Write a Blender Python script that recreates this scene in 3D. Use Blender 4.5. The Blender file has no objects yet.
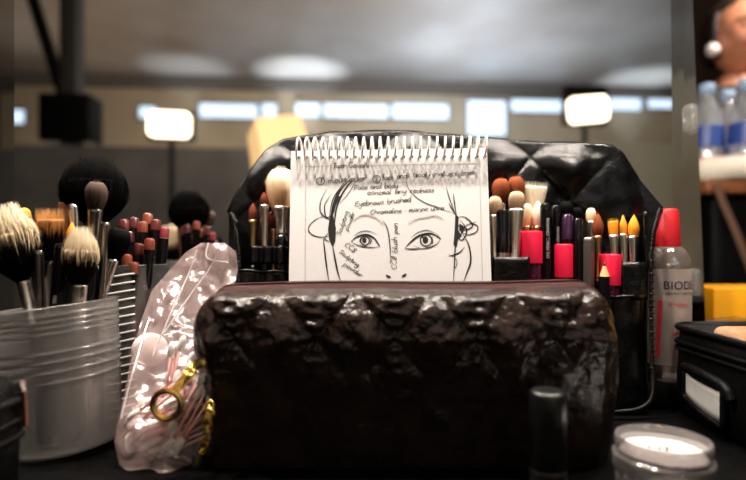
import bpy, bmesh, math, random
from mathutils import Vector, Matrix, noise
C = bpy.context.scene
R = random.Random(7)
F, HY, CX = 540.0, 247.0, 373.0      # focal length in pixels, horizon row, centre column of the 746x480 frame
CZ, TZ, M = 0.88, 0.75, 0.50         # camera height, counter height, distance of the mirror

# ---------------------------------------------------------------- camera, world, lights, exposure
cam_d = bpy.data.cameras.new('camera'); cam = bpy.data.objects.new('camera', cam_d); C.collection.objects.link(cam)
cam.location = (0, 0, CZ); cam.rotation_euler = (math.pi/2, 0, 0)
cam_d.sensor_width = 36; cam_d.lens = F/746*36; cam_d.shift_y = 7/746
cam_d.clip_start = 0.01
cam_d.dof.use_dof = True; cam_d.dof.focus_distance = 0.388; cam_d.dof.aperture_fstop = 3.6
C.camera = cam
C.view_settings.view_transform = 'Standard'; C.view_settings.look = 'None'
C.view_settings.gamma = 1; C.view_settings.use_curve_mapping = False
C.view_settings.exposure = 0.15
C.cycles.max_bounces = 14; C.cycles.transparent_max_bounces = 24
C.cycles.sample_clamp_indirect = 6
w = bpy.data.worlds.new('world'); C.world = w; w.use_nodes = True
w.node_tree.nodes['Background'].inputs[0].default_value = (0.5, 0.55, 0.6, 1)
w.node_tree.nodes['Background'].inputs[1].default_value = 0.01

def lamp(name, kind, loc, power, col, size=0.02, aim=None, spot=60, blend=0.6):
    d = bpy.data.lights.new(name, kind); d.energy = power; d.color = col
    if kind in ('POINT', 'SPOT'): d.shadow_soft_size = size
    if kind == 'SPOT': d.spot_size = math.radians(spot); d.spot_blend = blend
    if kind == 'AREA': d.size = size
    o = bpy.data.objects.new(name, d); C.collection.objects.link(o); o.location = loc
    if aim is not None: o.rotation_euler = (Vector(aim)-Vector(loc)).to_track_quat('-Z', 'Y').to_euler()
    return o
WARM = (1.0, 0.89, 0.77)
BULBS = [(x, 0.326, 1.33) for x in (-0.38, -0.23, -0.08, 0.08, 0.23, 0.38)]
for b in BULBS: lamp('bulb_light', 'POINT', b, 7.4, WARM, 0.013)
# unseen fill lamps, added to brighten the room in the mirror and beyond it
lamp('room_fill', 'AREA', (0.6, -3.0, 3.15), 120, (1.0, 0.90, 0.76), 1.0, aim=(0.3, -7.0, 1.6))  # added fill on the far wall
lamp('room_fill', 'SPOT', (1.7, 0.45, 3.0), 480, (1.0, 0.86, 0.74), 0.12, aim=(1.2, 1.6, 1.3), spot=42)  # added fill on the person and the water bottles
lamp('room_fill', 'AREA', (0.2, -1.0, 2.6), 26, (1.0, 0.92, 0.82), 0.5, aim=(0.2, -2.7, 1.6))  # added fill on the fronts of the partition screens
for (lx, ly, lz, p, col, sz) in [(1.6, -5.2, 1.9, 88, (0.62, 0.78, 1.0), 1.2), (-2.6, -5.2, 1.2, 16, (1.0, 0.80, 0.62), 1.2)]:
    lamp('ceiling_fill', 'AREA', (lx, ly, lz), p, col, sz, aim=(lx, ly-0.01, 3.33))  # added area lamps, hidden behind the screens, to brighten the ceiling
for (lx, p) in [(-0.45, 900), (-2.0, 200), (4.5, 420)]:
    lamp('ceiling_glow_fill', 'SPOT', (lx, -6.5, 1.1), p, (0.66, 0.82, 1.0), 0.05, aim=(lx, -6.6, 3.33), spot=38, blend=1)  # unseen spots added to throw bluish glows on the ceiling

# ---------------------------------------------------------------- helpers
YAW = 0.0389; MD = Vector((-math.sin(YAW), math.cos(YAW), 0))      # the mirror is turned a little
def W(px, py, Y): return Vector(((px-CX)/F*Y, Y, CZ+(HY-py)/F*Y))
def lin(c): return tuple((x/12.92 if x <= 0.04045 else ((x+0.055)/1.055)**2.4) for x in [v/255 for v in c])
def mat(name, rgb, rough=0.5, metal=0.0, **k):
    m = bpy.data.materials.new(name); m.use_nodes = True
    nt = m.node_tree; b = nt.nodes['Principled BSDF']
    c = (*rgb, 1)
    b.inputs['Base Color'].default_value = c
    b.inputs['Roughness'].default_value = rough; b.inputs['Metallic'].default_value = metal
    if 'coat' in k: b.inputs['Coat Weight'].default_value = k['coat']; b.inputs['Coat Roughness'].default_value = k.get('coat_rough', 0.1)
    if 'trans' in k: b.inputs['Transmission Weight'].default_value = k['trans']
    if 'ior' in k: b.inputs['IOR'].default_value = k['ior']
    if 'spec' in k: b.inputs['Specular IOR Level'].default_value = k['spec']
    if 'sheen' in k: b.inputs['Sheen Weight'].default_value = k['sheen']
    if 'emit' in k:
        b.inputs['Emission Color'].default_value = (*k.get('ecol', rgb), 1); b.inputs['Emission Strength'].default_value = k['emit']
    tc = nt.nodes.new('ShaderNodeTexCoord')
    if 'rgb2' in k:
        n = nt.nodes.new('ShaderNodeTexNoise'); n.inputs['Scale'].default_value = k.get('nscale', 20); n.inputs['Detail'].default_value = 5
        nt.links.new(tc.outputs['Object'], n.inputs['Vector'])
        r = nt.nodes.new('ShaderNodeValToRGB'); lo, hi = k.get('span', (0.4, 0.6))
        r.color_ramp.elements[0].position = lo; r.color_ramp.elements[1].position = hi
        r.color_ramp.elements[0].color = c; r.color_ramp.elements[1].color = (*k['rgb2'], 1)
        nt.links.new(n.outputs['Fac'], r.inputs['Fac']); nt.links.new(r.outputs['Color'], b.inputs['Base Color'])
    if 'bump' in k:
        prev = None
        for sc, st in k['bump']:
            n = nt.nodes.new('ShaderNodeTexNoise'); n.inputs['Scale'].default_value = sc; n.inputs['Detail'].default_value = 3
            nt.links.new(tc.outputs['Object'], n.inputs['Vector'])
            bp = nt.nodes.new('ShaderNodeBump'); bp.inputs['Strength'].default_value = 1.0; bp.inputs['Distance'].default_value = st
            nt.links.new(n.outputs['Fac'], bp.inputs['Height'])
            if prev: nt.links.new(prev.outputs['Normal'], bp.inputs['Normal'])
            prev = bp
        nt.links.new(prev.outputs['Normal'], b.inputs['Normal'])
    return m
def mixmat(name, parts, bump=None):
    """parts: list of (kind, colour, roughness, share)"""
    m = bpy.data.materials.new(name); m.use_nodes = True; nt = m.node_tree; nt.nodes.clear()
    out = nt.nodes.new('ShaderNodeOutputMaterial'); acc = None; tot = 0; bp = None
    if bump:
        tc = nt.nodes.new('ShaderNodeTexCoord'); n = nt.nodes.new('ShaderNodeTexNoise'); n.inputs['Scale'].default_value = bump[0]; n.inputs['Detail'].default_value = 2
        nt.links.new(tc.outputs['Object'], n.inputs['Vector']); bp = nt.nodes.new('ShaderNodeBump'); bp.inputs['Distance'].default_value = bump[1]
        nt.links.new(n.outputs['Fac'], bp.inputs['Height'])
    for kind, col, rough, share in parts:
        s = nt.nodes.new({'transparent': 'ShaderNodeBsdfTransparent', 'glossy': 'ShaderNodeBsdfGlossy', 'diffuse': 'ShaderNodeBsdfDiffuse',
                          'translucent': 'ShaderNodeBsdfTranslucent', 'refraction': 'ShaderNodeBsdfRefraction', 'glass': 'ShaderNodeBsdfGlass'}[kind])
        s.inputs['Color'].default_value = (*col, 1)
        if kind in ('glossy', 'refraction', 'glass'): s.inputs['Roughness'].default_value = rough
        if kind == 'refraction': s.inputs['IOR'].default_value = 1.03
        if kind == 'glass': s.inputs['IOR'].default_value = 1.2
        if bp and kind != 'transparent': nt.links.new(bp.outputs['Normal'], s.inputs['Normal'])
        if acc is None: acc, tot = s, share
        else:
            mx = nt.nodes.new('ShaderNodeMixShader'); mx.inputs[0].default_value = share/(tot+share); tot += share
            nt.links.new(acc.outputs[0], mx.inputs[1]); nt.links.new(s.outputs[0], mx.inputs[2]); acc = mx
    nt.links.new(acc.outputs[0], out.inputs[0])
    return m
def ramp_mat(name, stops, rough=0.6, sheen=0.2):
    m = mat(name, stops[0][1], rough, spec=0.03); nt = m.node_tree
    a = nt.nodes.new('ShaderNodeAttribute'); a.attribute_name = 't'
    r = nt.nodes.new('ShaderNodeValToRGB'); e = r.color_ramp.elements
    e[0].position = stops[0][0]; e[0].color = (*stops[0][1], 1); e[1].position = stops[-1][0]; e[1].color = (*stops[-1][1], 1)
    for p, c in stops[1:-1]: n = e.new(p); n.color = (*c, 1)
    nt.links.new(a.outputs['Fac'], r.inputs['Fac']); nt.links.new(r.outputs['Color'], nt.nodes['Principled BSDF'].inputs['Base Color'])
    return m
def link(name, me, m, parent=None, smooth=True):
    o = bpy.data.objects.new(name, me); C.collection.objects.link(o)
    for mm in (m if isinstance(m, (list, tuple)) else [m]): me.materials.append(mm)
    if smooth: me.shade_smooth()
    if parent: o.parent = parent
    return o
def obj(name, bm, m, parent=None, smooth=True, angle=None):
    me = bpy.data.meshes.new(name); bmesh.ops.recalc_face_normals(bm, faces=bm.faces); bm.to_mesh(me); bm.free()
    o = link(name, me, m, parent, smooth)
    if angle: me.set_sharp_from_angle(angle=math.radians(angle))
    return o
def tag(o, label, cat, group=None):
    o['label'] = label; o['category'] = cat
    if group: o['group'] = group
    return o
def thing(name, label, cat, loc=(0, 0, 0), group=None, axis=None, roll=0):
    o = bpy.data.objects.new(name, None); C.collection.objects.link(o); o.location = loc; o.empty_display_size = 0.01
    if axis is not None:
        o.rotation_mode = 'QUATERNION'
        q = Vector((0, 0, 1)).rotation_difference(Vector(axis).normalized())
        o.rotation_quaternion = q @ Matrix.Rotation(roll, 3, 'Z').to_quaternion()
    return tag(o, label, cat, group)
def struct(name, bm, m, parent=None, smooth=False):
    o = obj(name, bm, m, parent, smooth)
    if parent is None: o['kind'] = 'structure'
    return o
def box(bm, x0, x1, y0, y1, z0, z1, bev=0.0, seg=3):
    r = bmesh.ops.create_cube(bm, size=1.0)
    vs = r['verts']
    for v in vs: v.co = Vector(((x0+x1)/2+v.co.x*(x1-x0), (y0+y1)/2+v.co.y*(y1-y0), (z0+z1)/2+v.co.z*(z1-z0)))
    if bev: bmesh.ops.bevel(bm, geom=list({e for v in vs for e in v.link_edges}), offset=bev, segments=seg, profile=0.5, affect='EDGES')
    return bm
def nb(): return bmesh.new()
def lathe(bm, prof, seg=32, cx=0, cy=0, sx=1, sy=1, cap0=True, cap1=True):
    rings = []
    for r, z in prof:
        rings.append([bm.verts.new((cx+sx*r*math.cos(2*math.pi*i/seg), cy+sy*r*math.sin(2*math.pi*i/seg), z)) for i in range(seg)])
    for a, b in zip(rings, rings[1:]):
        for i in range(seg): bm.faces.new((a[i], a[(i+1) % seg], b[(i+1) % seg], b[i]))
    if cap0: bm.faces.new(rings[0][::-1])
    if cap1: bm.faces.new(rings[-1])
    return rings
def tube(bm, pts, r, seg=8, closed=False, cap=True):
    pts = [Vector(p) for p in pts]; n = len(pts); rings = []; up = None
    for i, p in enumerate(pts):
        a = pts[(i-1) % n] if (closed or i > 0) else p; b = pts[(i+1) % n] if (closed or i < n-1) else p
        t = (b-a).normalized()
        if up is None: up = t.orthogonal().normalized()
        up = (up - t*up.dot(t)).normalized(); s = t.cross(up)
        rr = r[i] if isinstance(r, (list, tuple)) else r
        rings.append([bm.verts.new(p+up*rr*math.cos(2*math.pi*k/seg)+s*rr*math.sin(2*math.pi*k/seg)) for k in range(seg)])
    for i in range(n if closed else n-1):
        a, b = rings[i], rings[(i+1) % n]
        for k in range(seg): bm.faces.new((a[k], a[(k+1) % seg], b[(k+1) % seg], b[k]))
    if cap and not closed: bm.faces.new(rings[0][::-1]); bm.faces.new(rings[-1])
def grid(bm, fn, nu, nv, closed_u=False):
    g = [[bm.verts.new(fn(i/nu, j/nv)) for j in range(nv+1)] for i in range(nu if closed_u else nu+1)]
    n = len(g)
    for i in range(n if closed_u else n-1):
        for j in range(nv): bm.faces.new((g[i][j], g[(i+1) % n][j], g[(i+1) % n][j+1], g[i][j+1]))
    return g
def interp(tab, x):
    if x <= tab[0][0]: return tab[0][1]
    for (a, p), (b, q) in zip(tab, tab[1:]):
        if x <= b: return p+(q-p)*(x-a)/(b-a)
    return tab[-1][1]
def smooth_line(pts, n=6, closed=False):
    P = [Vector(p) for p in pts]; out = []; N = len(P)
    def g(i): return P[i % N] if closed else P[max(0, min(N-1, i))]
    for i in range(N if closed else N-1):
        for k in range(n):
            t = k/n; a, b, c, d = g(i-1), g(i), g(i+1), g(i+2)
            out.append(0.5*((2*b)+(c-a)*t+(2*a-5*b+4*c-d)*t*t+(3*b-a-3*c+d)*t**3))
    if not closed: out.append(P[-1])
    return out
def text_bm(s, size, bold=0.0):
    cu = bpy.data.curves.new('lettering', 'FONT'); cu.body = s; cu.size = size; cu.resolution_u = 2; cu.offset = bold
    o = bpy.data.objects.new('lettering', cu); me = bpy.data.meshes.new_from_object(o)
    bm = nb(); bm.from_mesh(me); bpy.data.objects.remove(o); bpy.data.curves.remove(cu); bpy.data.meshes.remove(me)
    return bm

# ---------------------------------------------------------------- materials
black_leather = mat('black_leather', (0.0015, 0.0015, 0.0017), 0.27, spec=0.38, bump=[(900, 0.00025), (90, 0.0012)])
pouch_leather = mat('pouch_leather', (0.013, 0.0072, 0.0056), 0.24, spec=0.42, rgb2=(0.024, 0.014, 0.011), nscale=60, bump=[(220, 0.0009), (75, 0.0028)])
maroon = mat('maroon_leather', (0.032, 0.007, 0.006), 0.55, spec=0.1, bump=[(600, 0.0003)])
zip_dark = mat('zip_teeth', (0.03, 0.014, 0.012), 0.35, 0.3)
thread = mat('thread', (0.16, 0.11, 0.09), 0.6)
black_thread = mat('black_thread', (0.09, 0.09, 0.09), 0.5)
gold = mat('gold', (0.83, 0.58, 0.16), 0.22, 1.0, bump=[(500, 0.0002)])
silver = mat('silver', (0.82, 0.77, 0.70), 0.24, 1.0)
dark_silver = mat('dark_silver', (0.30, 0.27, 0.24), 0.25, 1.0)
copper = mat('copper', (0.62, 0.33, 0.18), 0.25, 1.0)
brass = mat('brass', (0.60, 0.42, 0.20), 0.25, 1.0)
black_gloss = mat('black_gloss', (0.003, 0.003, 0.0035), 0.2, spec=0.45)
black_matte = mat('black_matte', (0.002, 0.002, 0.002), 0.55, spec=0.12)
white_print = mat('white_print', (0.7, 0.7, 0.68), 0.6)
paper = mat('paper', (0.77, 0.75, 0.75), 0.75, bump=[(1300, 0.00016)])
paper_side = mat('paper_edge', (0.70, 0.62, 0.60), 0.8)
board = mat('cardboard', (0.35, 0.27, 0.2), 0.8)
ink = mat('black_ink', (0.006, 0.006, 0.006), 0.6)
pencil_line = mat('pencil_line', (0.36, 0.32, 0.29), 0.8)
brow_line = mat('brow_line', (0.46, 0.38, 0.33), 0.8)
white_wire = mat('white_wire', (0.82, 0.80, 0.77), 0.3, coat=0.3)
hole_dark = mat('hole_dark', (0.09, 0.055, 0.045), 0.8)
cup_plastic = mixmat('frosted_plastic', [('refraction', (0.86, 0.85, 0.85), 0.24, 0.72), ('translucent', (0.75, 0.72, 0.70), 0, 0.14), ('diffuse', (0.55, 0.52, 0.50), 0, 0.14), ('glossy', (0.9, 0.9, 0.9), 0.25, 0.08)])
cup_plastic_dark = mixmat('smoky_plastic', [('refraction', (0.75, 0.75, 0.75), 0.22, 0.75), ('translucent', (0.5, 0.5, 0.5), 0, 0.10), ('diffuse', (0.4, 0.4, 0.4), 0, 0.08), ('glossy', (0.9, 0.9, 0.9), 0.2, 0.10)])
rib_white = mat('rib_white', (0.66, 0.63, 0.60), 0.3, coat=0.3)
bag_plastic = mixmat('bag_plastic', [('transparent', (0.98, 0.95, 0.95), 0, 0.90), ('translucent', (0.95, 0.72, 0.70), 0, 0.24), ('diffuse', (0.95, 0.74, 0.71), 0, 0.15), ('glossy', (0.95, 0.95, 0.97), 0.20, 0.15)], bump=(60, 0.006))
stick_pink = mat('pink_stick', (0.95, 0.56, 0.53), 0.4)
cotton = mat('cotton', (0.93, 0.88, 0.86), 0.95, sheen=0.5, bump=[(1500, 0.0003)])
red_plastic = mat('red_plastic', (0.62, 0.008, 0.042), 0.4, spec=0.3)
glitter = mat('purple_glitter', (0.03, 0.001, 0.010), 0.25, coat=0.6, rgb2=(0.16, 0.006, 0.05), nscale=900, span=(0.5, 0.62))
cap_brown = [mat('pencil_end_'+n, c, 0.35, coat=0.4) for n, c in (('terracotta', (0.17, 0.034, 0.018)), ('brick', (0.09, 0.013, 0.010)), ('rose', (0.19, 0.020, 0.030)), ('plum', (0.07, 0.010, 0.014)), ('rust', (0.19, 0.040, 0.018)))]
hair = {
 'black': ramp_mat('bristle_black', [(0, (0.0006, 0.0006, 0.0006)), (0.7, (0.0014, 0.0014, 0.0014)), (1, (0.010, 0.0095, 0.0095))], 0.8),
 'stipple': ramp_mat('bristle_black_cream', [(0, (0.003, 0.003, 0.003)), (0.45, (0.006, 0.005, 0.004)), (0.60, (0.72, 0.55, 0.34)), (1, (0.97, 0.88, 0.68))]),
 'orange_black': ramp_mat('bristle_black_orange', [(0, (0.003, 0.003, 0.003)), (0.55, (0.006, 0.004, 0.003)), (0.74, (0.55, 0.24, 0.08)), (1, (0.80, 0.45, 0.18))]),
 'taupe': ramp_mat('bristle_taupe', [(0, (0.03, 0.02, 0.017)), (1, (0.10, 0.068, 0.055))]),
 'cream': ramp_mat('bristle_cream', [(0, (0.75, 0.42, 0.20)), (0.5, (0.88, 0.66, 0.42)), (1, (0.92, 0.80, 0.62))]),
 'white': ramp_mat('bristle_white', [(0, (0.80, 0.62, 0.42)), (1, (0.92, 0.84, 0.68))]),
 'beige': ramp_mat('bristle_beige', [(0, (0.16, 0.08, 0.05)), (0.45, (0.38, 0.24, 0.14)), (1, (0.72, 0.55, 0.38))]),
 'brown': ramp_mat('bristle_brown', [(0, (0.10, 0.02, 0.01)), (1, (0.26, 0.07, 0.03))]),
 'dark_brown': ramp_mat('bristle_dark_brown', [(0, (0.05, 0.016, 0.010)), (1, (0.22, 0.050, 0.028))]),
 'orange': ramp_mat('bristle_orange', [(0, (0.70, 0.22, 0.02)), (0.6, (0.90, 0.36, 0.03)), (1, (0.95, 0.50, 0.08))]),
 'yellow': ramp_mat('bristle_yellow', [(0, (0.01, 0.01, 0.01)), (0.3, (0.02, 0.01, 0.01)), (0.4, (0.85, 0.40, 0.05)), (1, (0.9, 0.5, 0.1))]),
}

# ---------------------------------------------------------------- setting: the room
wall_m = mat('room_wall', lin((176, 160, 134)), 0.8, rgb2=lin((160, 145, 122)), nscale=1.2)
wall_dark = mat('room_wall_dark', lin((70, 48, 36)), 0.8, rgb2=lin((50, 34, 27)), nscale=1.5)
ceil_m = mat('room_ceiling', lin((170, 160, 150)), 0.42, rgb2=lin((140, 128, 118)), nscale=0.5)
floor_m = mat('room_floor', lin((70, 62, 55)), 0.5, rgb2=lin((55, 48, 43)), nscale=3)
RX0, RX1, RY0, RY1, RZ = -5.5, 5.5, -7.0, 3.2, 3.33
struct('floor', box(nb(), RX0, RX1, RY0, RY1, -0.1, 0), floor_m)
struct('ceiling', box(nb(), RX0, RX1, RY0, RY1, RZ, RZ+0.1), ceil_m)
struct('wall_back', box(nb(), RX0, RX1, RY0-0.1, RY0, 0, RZ), wall_m)
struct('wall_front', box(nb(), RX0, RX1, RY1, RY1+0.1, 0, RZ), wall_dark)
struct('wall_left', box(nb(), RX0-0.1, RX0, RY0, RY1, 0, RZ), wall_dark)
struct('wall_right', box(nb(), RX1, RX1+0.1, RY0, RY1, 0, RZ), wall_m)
struct('trim_1', box(nb(), RX0, RX1, RY0, RY0+0.12, RZ-0.17, RZ), mat('cornice', lin((88, 80, 74)), 0.7))
def mir(px, py, D): p = W(px, py, D); return p-2*(p.dot(MD)-M*MD.y)*MD
def on_back_wall(px, py):
    a, b = mir(px, py, 7.0), mir(px, py, 9.0); return a+(b-a)*((RY0-a.y)/(b.y-a.y))
# high strip windows in the far wall (x given where the mirror shows them, 8 m of light path away)
win_pane = mat('daylight_pane', (0.5, 0.6, 0.7), 0.3, emit=1.35, ecol=(0.60, 0.76, 0.98))
win_frame = mat('window_frame', lin((120, 116, 108)), 0.6)
wins = [(140, 157, 107, 119), (200, 258, 104, 119), (262, 277, 104, 117), (296, 320, 104, 118), (324, 388, 104, 119), (392, 448, 104, 120), (467, 505, 101, 136), (510, 564, 100, 113), (608, 640, 99, 111), (646, 672, 97, 109), (-10, 26, 110, 124), (690, 760, 95, 112)]
for n, (a, b, t, bt) in enumerate(wins):
    A_, B_ = on_back_wall(a, t), on_back_wall(b, bt); x0, x1, z1, z0 = A_.x, B_.x, A_.z, B_.z
    fr = nb(); e = 0.02
    for q in ((x0-e, x1+e, z1, z1+e), (x0-e, x1+e, z0-e, z0), (x0-e, x0, z0, z1), (x1, x1+e, z0, z1)): box(fr, q[0], q[1], RY0, RY0+0.05, q[2], q[3])
    f = struct('window_%d' % (n+1), fr, win_frame)
    obj('pane', box(nb(), x0, x1, RY0, RY0+0.02, z0, z1), win_pane, f, False)

# things in the room behind the camera, seen in the mirror
def screen(x0, x1, D, top, m, label):
    t = thing('partition_screen', label, 'screen', ((x0+x1)/2, 2*M-D, 0), 'partition screens')
    h = CZ+(HY-top)/F*D; wd = (x1-x0)/2
    obj('panel', box(nb(), -wd, wd, -0.02, 0.02, 0.05, h, 0.008), m, t)
    for s in (-1, 1): obj('foot', box(nb(), s*wd*0.8-0.03, s*wd*0.8+0.03, -0.2, 0.2, 0.0, 0.05, 0.005), black_matte, t)
scr_d = mat('charcoal_fabric', lin((108, 102, 96)), 0.9, rgb2=lin((92, 87, 82)), nscale=3)
scr_o = mat('olive_fabric', lin((205, 200, 174)), 0.9, rgb2=lin((190, 186, 162)), nscale=3)
screen(-2.9, 0.55, 3.6, 150, scr_d, 'charcoal grey partition screen reflected across the left and middle of the mirror')
screen(0.62, 2.6, 3.75, 139, scr_o, 'olive grey partition screen reflected at the right of the mirror')
# floodlights on stands
flood_m = mat('flood_lens', (1, 0.9, 0.75), 0.3, emit=4, ecol=(1.0, 0.83, 0.58))
def flood(px, py, D, wpx, hpx, label, tilt, hood):
    c = mir(px, py, D); wd, hd = wpx/F*D/2, hpx/F*D/2
    t = thing('work_light', label, 'lamp', (c.x, c.y, 0), 'work lights in the mirror')
    h = nb(); box(h, -wd*1.12, wd*1.12, -0.06, -0.004, c.z-hd*1.15, c.z+hd*(2.0 if hood else 1.15), 0.01)
    obj('housing', h, black_matte, t)
    l = nb(); box(l, -wd, wd, -0.004, 0.006, -hd, hd, min(wd, hd)*0.45, 4); lo = obj('lens', l, flood_m, t); lo.location.z = c.z; lo.rotation_euler.y = tilt
    s = nb(); tube(s, [(0, -0.03, 0.02), (0, -0.03, c.z-hd)], 0.014, 10); obj('stand', s, black_matte, t)
    for k in range(3):
        a = k*2.094+0.5; g = nb(); tube(g, [(0, -0.03, 0.35), (0.35*math.cos(a), -0.03+0.35*math.sin(a), 0.012)], 0.010, 8); obj('leg', g, black_matte, t)
flood(170, 125, 2.9, 41, 25, 'small lit floodlight reflected above the big black powder brush', 0.03, False)
flood(587, 110, 2.9, 40, 25, 'lit floodlight under a black hood reflected above the right end of the brush case', -0.10, True)
# made-up glowing lamp, standing in for an unidentified warm bright sheet
c = mir(280, 156, 1.9)
t = thing('glow_stand_in', 'added glowing lampshade standing in for a warm bright sheet, reflected over the left shoulder of the brush case', 'lamp', (c.x, c.y, 0))
shade_m = mat('glow_paper', (0.85, 0.55, 0.28), 0.7, emit=0.85, ecol=(1.0, 0.62, 0.27))
s = nb(); lathe(s, [(0.135, -0.12), (0.130, -0.08), (0.112, 0.11), (0.100, 0.12)], 4, cap0=False); so = obj('glowing_shade', s, shade_m, t, False); so.location = (0, 0, c.z); so.rotation_euler = (0, math.radians(-14), 0.45)
s = nb(); tube(s, [(0, 0, 0.03), (0, 0, c.z-0.05)], 0.012, 10); obj('pole', s, black_matte, t)
s = nb(); lathe(s, [(0.13, 0), (0.13, 0.02), (0.02, 0.035)], 24); obj('base', s, black_matte, t)
# dark lighting truss at the left
c = mir(72, 100, 4.4)
t = thing('black_post', 'tall black post with a slanting brace reflected at the left of the mirror', 'post', (c.x, c.y, 0))
obj('post', box(nb(), -0.07, 0.07, -0.07, 0.07, 0, RZ, 0.01), mat('post_paint', (0.03, 0.025, 0.02), 0.6), t)
s = nb(); tube(s, [(-0.05, 0, 2.05), (-0.40, 0, 3.2)], 0.05, 8); obj('brace', s, black_matte, t)
obj('speaker_box', box(nb(), -0.2, 0.2, -0.12, 0.14, 1.72, 2.1, 0.02), black_matte, t)

# ---------------------------------------------------------------- counter and mirror
counter_m = mat('counter_black', (0.0014, 0.0013, 0.0013), 0.6, spec=0.06, rgb2=(0.10, 0.10, 0.10), nscale=620, span=(0.70, 0.74), bump=[(350, 0.0004), (60, 0.0015)])
t = thing('counter', 'black cloth-covered counter that everything in front of the mirror stands on', 'counter', (0, 0.45, 0))
obj('worktop', box(nb(), -1.0, 1.0, -0.36, 0.30, TZ-0.03, TZ, 0.004), counter_m, t)
for sx in (-0.95, 0.95):
    for sy in (-0.31, 0.25): obj('leg', box(nb(), sx-0.025, sx+0.025, sy-0.025, sy+0.025, 0, TZ-0.03, 0.003), black_matte, t)
mirror_m = mat('mirror_silver', (0.88, 0.88, 0.87), 0.0, 1.0)
bevel_m = mat('mirror_bevel', (0.80, 0.82, 0.82), 0.02, 1.0)
edge_m = mat('mirror_edge', (0.10, 0.13, 0.12), 0.15, coat=0.5)
mt = thing('mirror', 'large upright mirror standing behind the brush case and the cups', 'mirror', (0, M, TZ))
zt, zb = 0.46, 0.0
def mx(side, z):      # inner and outer edges of the mirror at height z above the counter
    k = (z-0.13+0.0398)/0.2686
    return (0.2850-0.003*k, 0.3149-0.0107*k) if side > 0 else (-0.3240, -0.3500)
mt.rotation_euler.z = YAW
g = nb()
P = lambda x, y, z: g.verts.new((x, y, z))
q = [P(mx(-1, zb)[0], 0, zb), P(mx(1, zb)[0], 0, zb), P(mx(1, zt)[0], 0, zt), P(mx(-1, zt)[0], 0, zt)]; g.faces.new(q)
obj('glass', g, mirror_m, mt, False)
for s in (-1, 1):
    g = nb(); a = P(mx(s, zb)[0], 0, zb); b = P(mx(s, zt)[0], 0, zt); c_ = P(mx(s, zt)[1], 0.0010, zt); d = P(mx(s, zb)[1], 0.0010, zb); g.faces.new((a, b, c_, d)); obj('bevel', g, bevel_m, mt, False)
g = nb()
pr = []
for y in (0.0011, 0.006): pr.append([P(mx(-1, zb)[1], y, zb), P(mx(1, zb)[1], y, zb), P(mx(1, zt)[1], y, zt), P(mx(-1, zt)[1], y, zt)])
g.faces.new(pr[0]); g.faces.new(pr[1][::-1])
for i in range(4): g.faces.new((pr[0][i], pr[0][(i+1) % 4], pr[1][(i+1) % 4], pr[1][i]))
obj('backing', g, edge_m, mt, False)
clear_m = mixmat('clear_clip', [('transparent', (0.95, 0.95, 0.95), 0, 0.45), ('glossy', (0.95, 0.95, 0.95), 0.06, 0.14), ('diffuse', (0.6, 0.6, 0.58), 0, 0.06)])
for (px, py, hh) in ((690, 116, 0.014), (693, 283, 0.013)):
    p = W(px, py, M); p.x += 0.007
    g = nb(); box(g, p.x-0.004, p.x+0.006, -0.006, 0.010, p.z-TZ-hh, p.z-TZ+hh, 0.004, 4); obj('clip', g, clear_m, mt)
# the two bulbs above, on arms fixed to the mirror's top edge
for i, b in enumerate(BULBS):
    t = thing('vanity_lamp', 'bare bulb on a bent black arm, %s above the mirror' % ('leftmost', 'second from left', 'third from left', 'third from right', 'second from right', 'rightmost')[i], 'lamp', (b[0], M+0.004, TZ+zt), 'lamps above the mirror')
    s = nb(); tube(s, smooth_line([(0, 0, -0.01), (0, 0, 0.10), (0, -0.10, 0.22), (0, b[1]-M, 0.20), (0, b[1]-M-0.004, b[2]-TZ-zt+0.045)]), 0.006, 10); obj('arm', s, black_matte, t)
    s = nb(); lathe(s, [(0.008, 0.07), (0.016, 0.06), (0.016, 0.022)], 20); so = obj('socket', s, black_matte, t); so.location = (0, b[1]-M-0.004, b[2]-TZ-zt)

# ---------------------------------------------------------------- beyond the mirror, right edge of the picture
wood = mat('wood_edge', (0.26, 0.09, 0.03), 0.4, rgb2=(0.18, 0.06, 0.02), nscale=15)
TT = CZ+0.139
t = thing('high_table', 'high wooden table with a black skirt carrying water bottles beyond the mirror', 'table', (1.25, 1.33, 0))
obj('tabletop', box(nb(), -0.57, 0.6, -0.23, 0.17, TT-0.03, TT, 0.006), wood, t)
def skirt(u, v):
    per = [(-0.54, -0.2), (0.57, -0.2), (0.57, 0.14), (-0.54, 0.14)]
    k = u*4; i = int(k) % 4; f = k-int(k); a, b = per[i], per[(i+1) % 4]
    r = 1+0.012*math.sin(u*160)*(1-v)
    return ((a[0]+(b[0]-a[0])*f)*r, (a[1]+(b[1]-a[1])*f)*r, 0.004+v*(TT-0.035))
s = nb(); grid(s, skirt, 160, 6, True); obj('skirt', s, black_matte, t)
water = mixmat('clear_bottle', [('transparent', (0.94, 0.96, 0.99), 0, 0.52), ('glossy', (1, 1, 1), 0.08, 0.28), ('diffuse', (0.72, 0.76, 0.82), 0, 0.20)])
blue_label = mat('blue_label', (0.03, 0.07, 0.30), 0.4); blue_cap = mat('pale_blue_cap', (0.35, 0.50, 0.72), 0.35)
white_band = mat('white_label', (0.75, 0.68, 0.70), 0.5); pink_band = mat('pink_label', (0.70, 0.25, 0.28), 0.5); teal_band = mat('teal_label', (0.10, 0.42, 0.48), 0.5)
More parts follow.
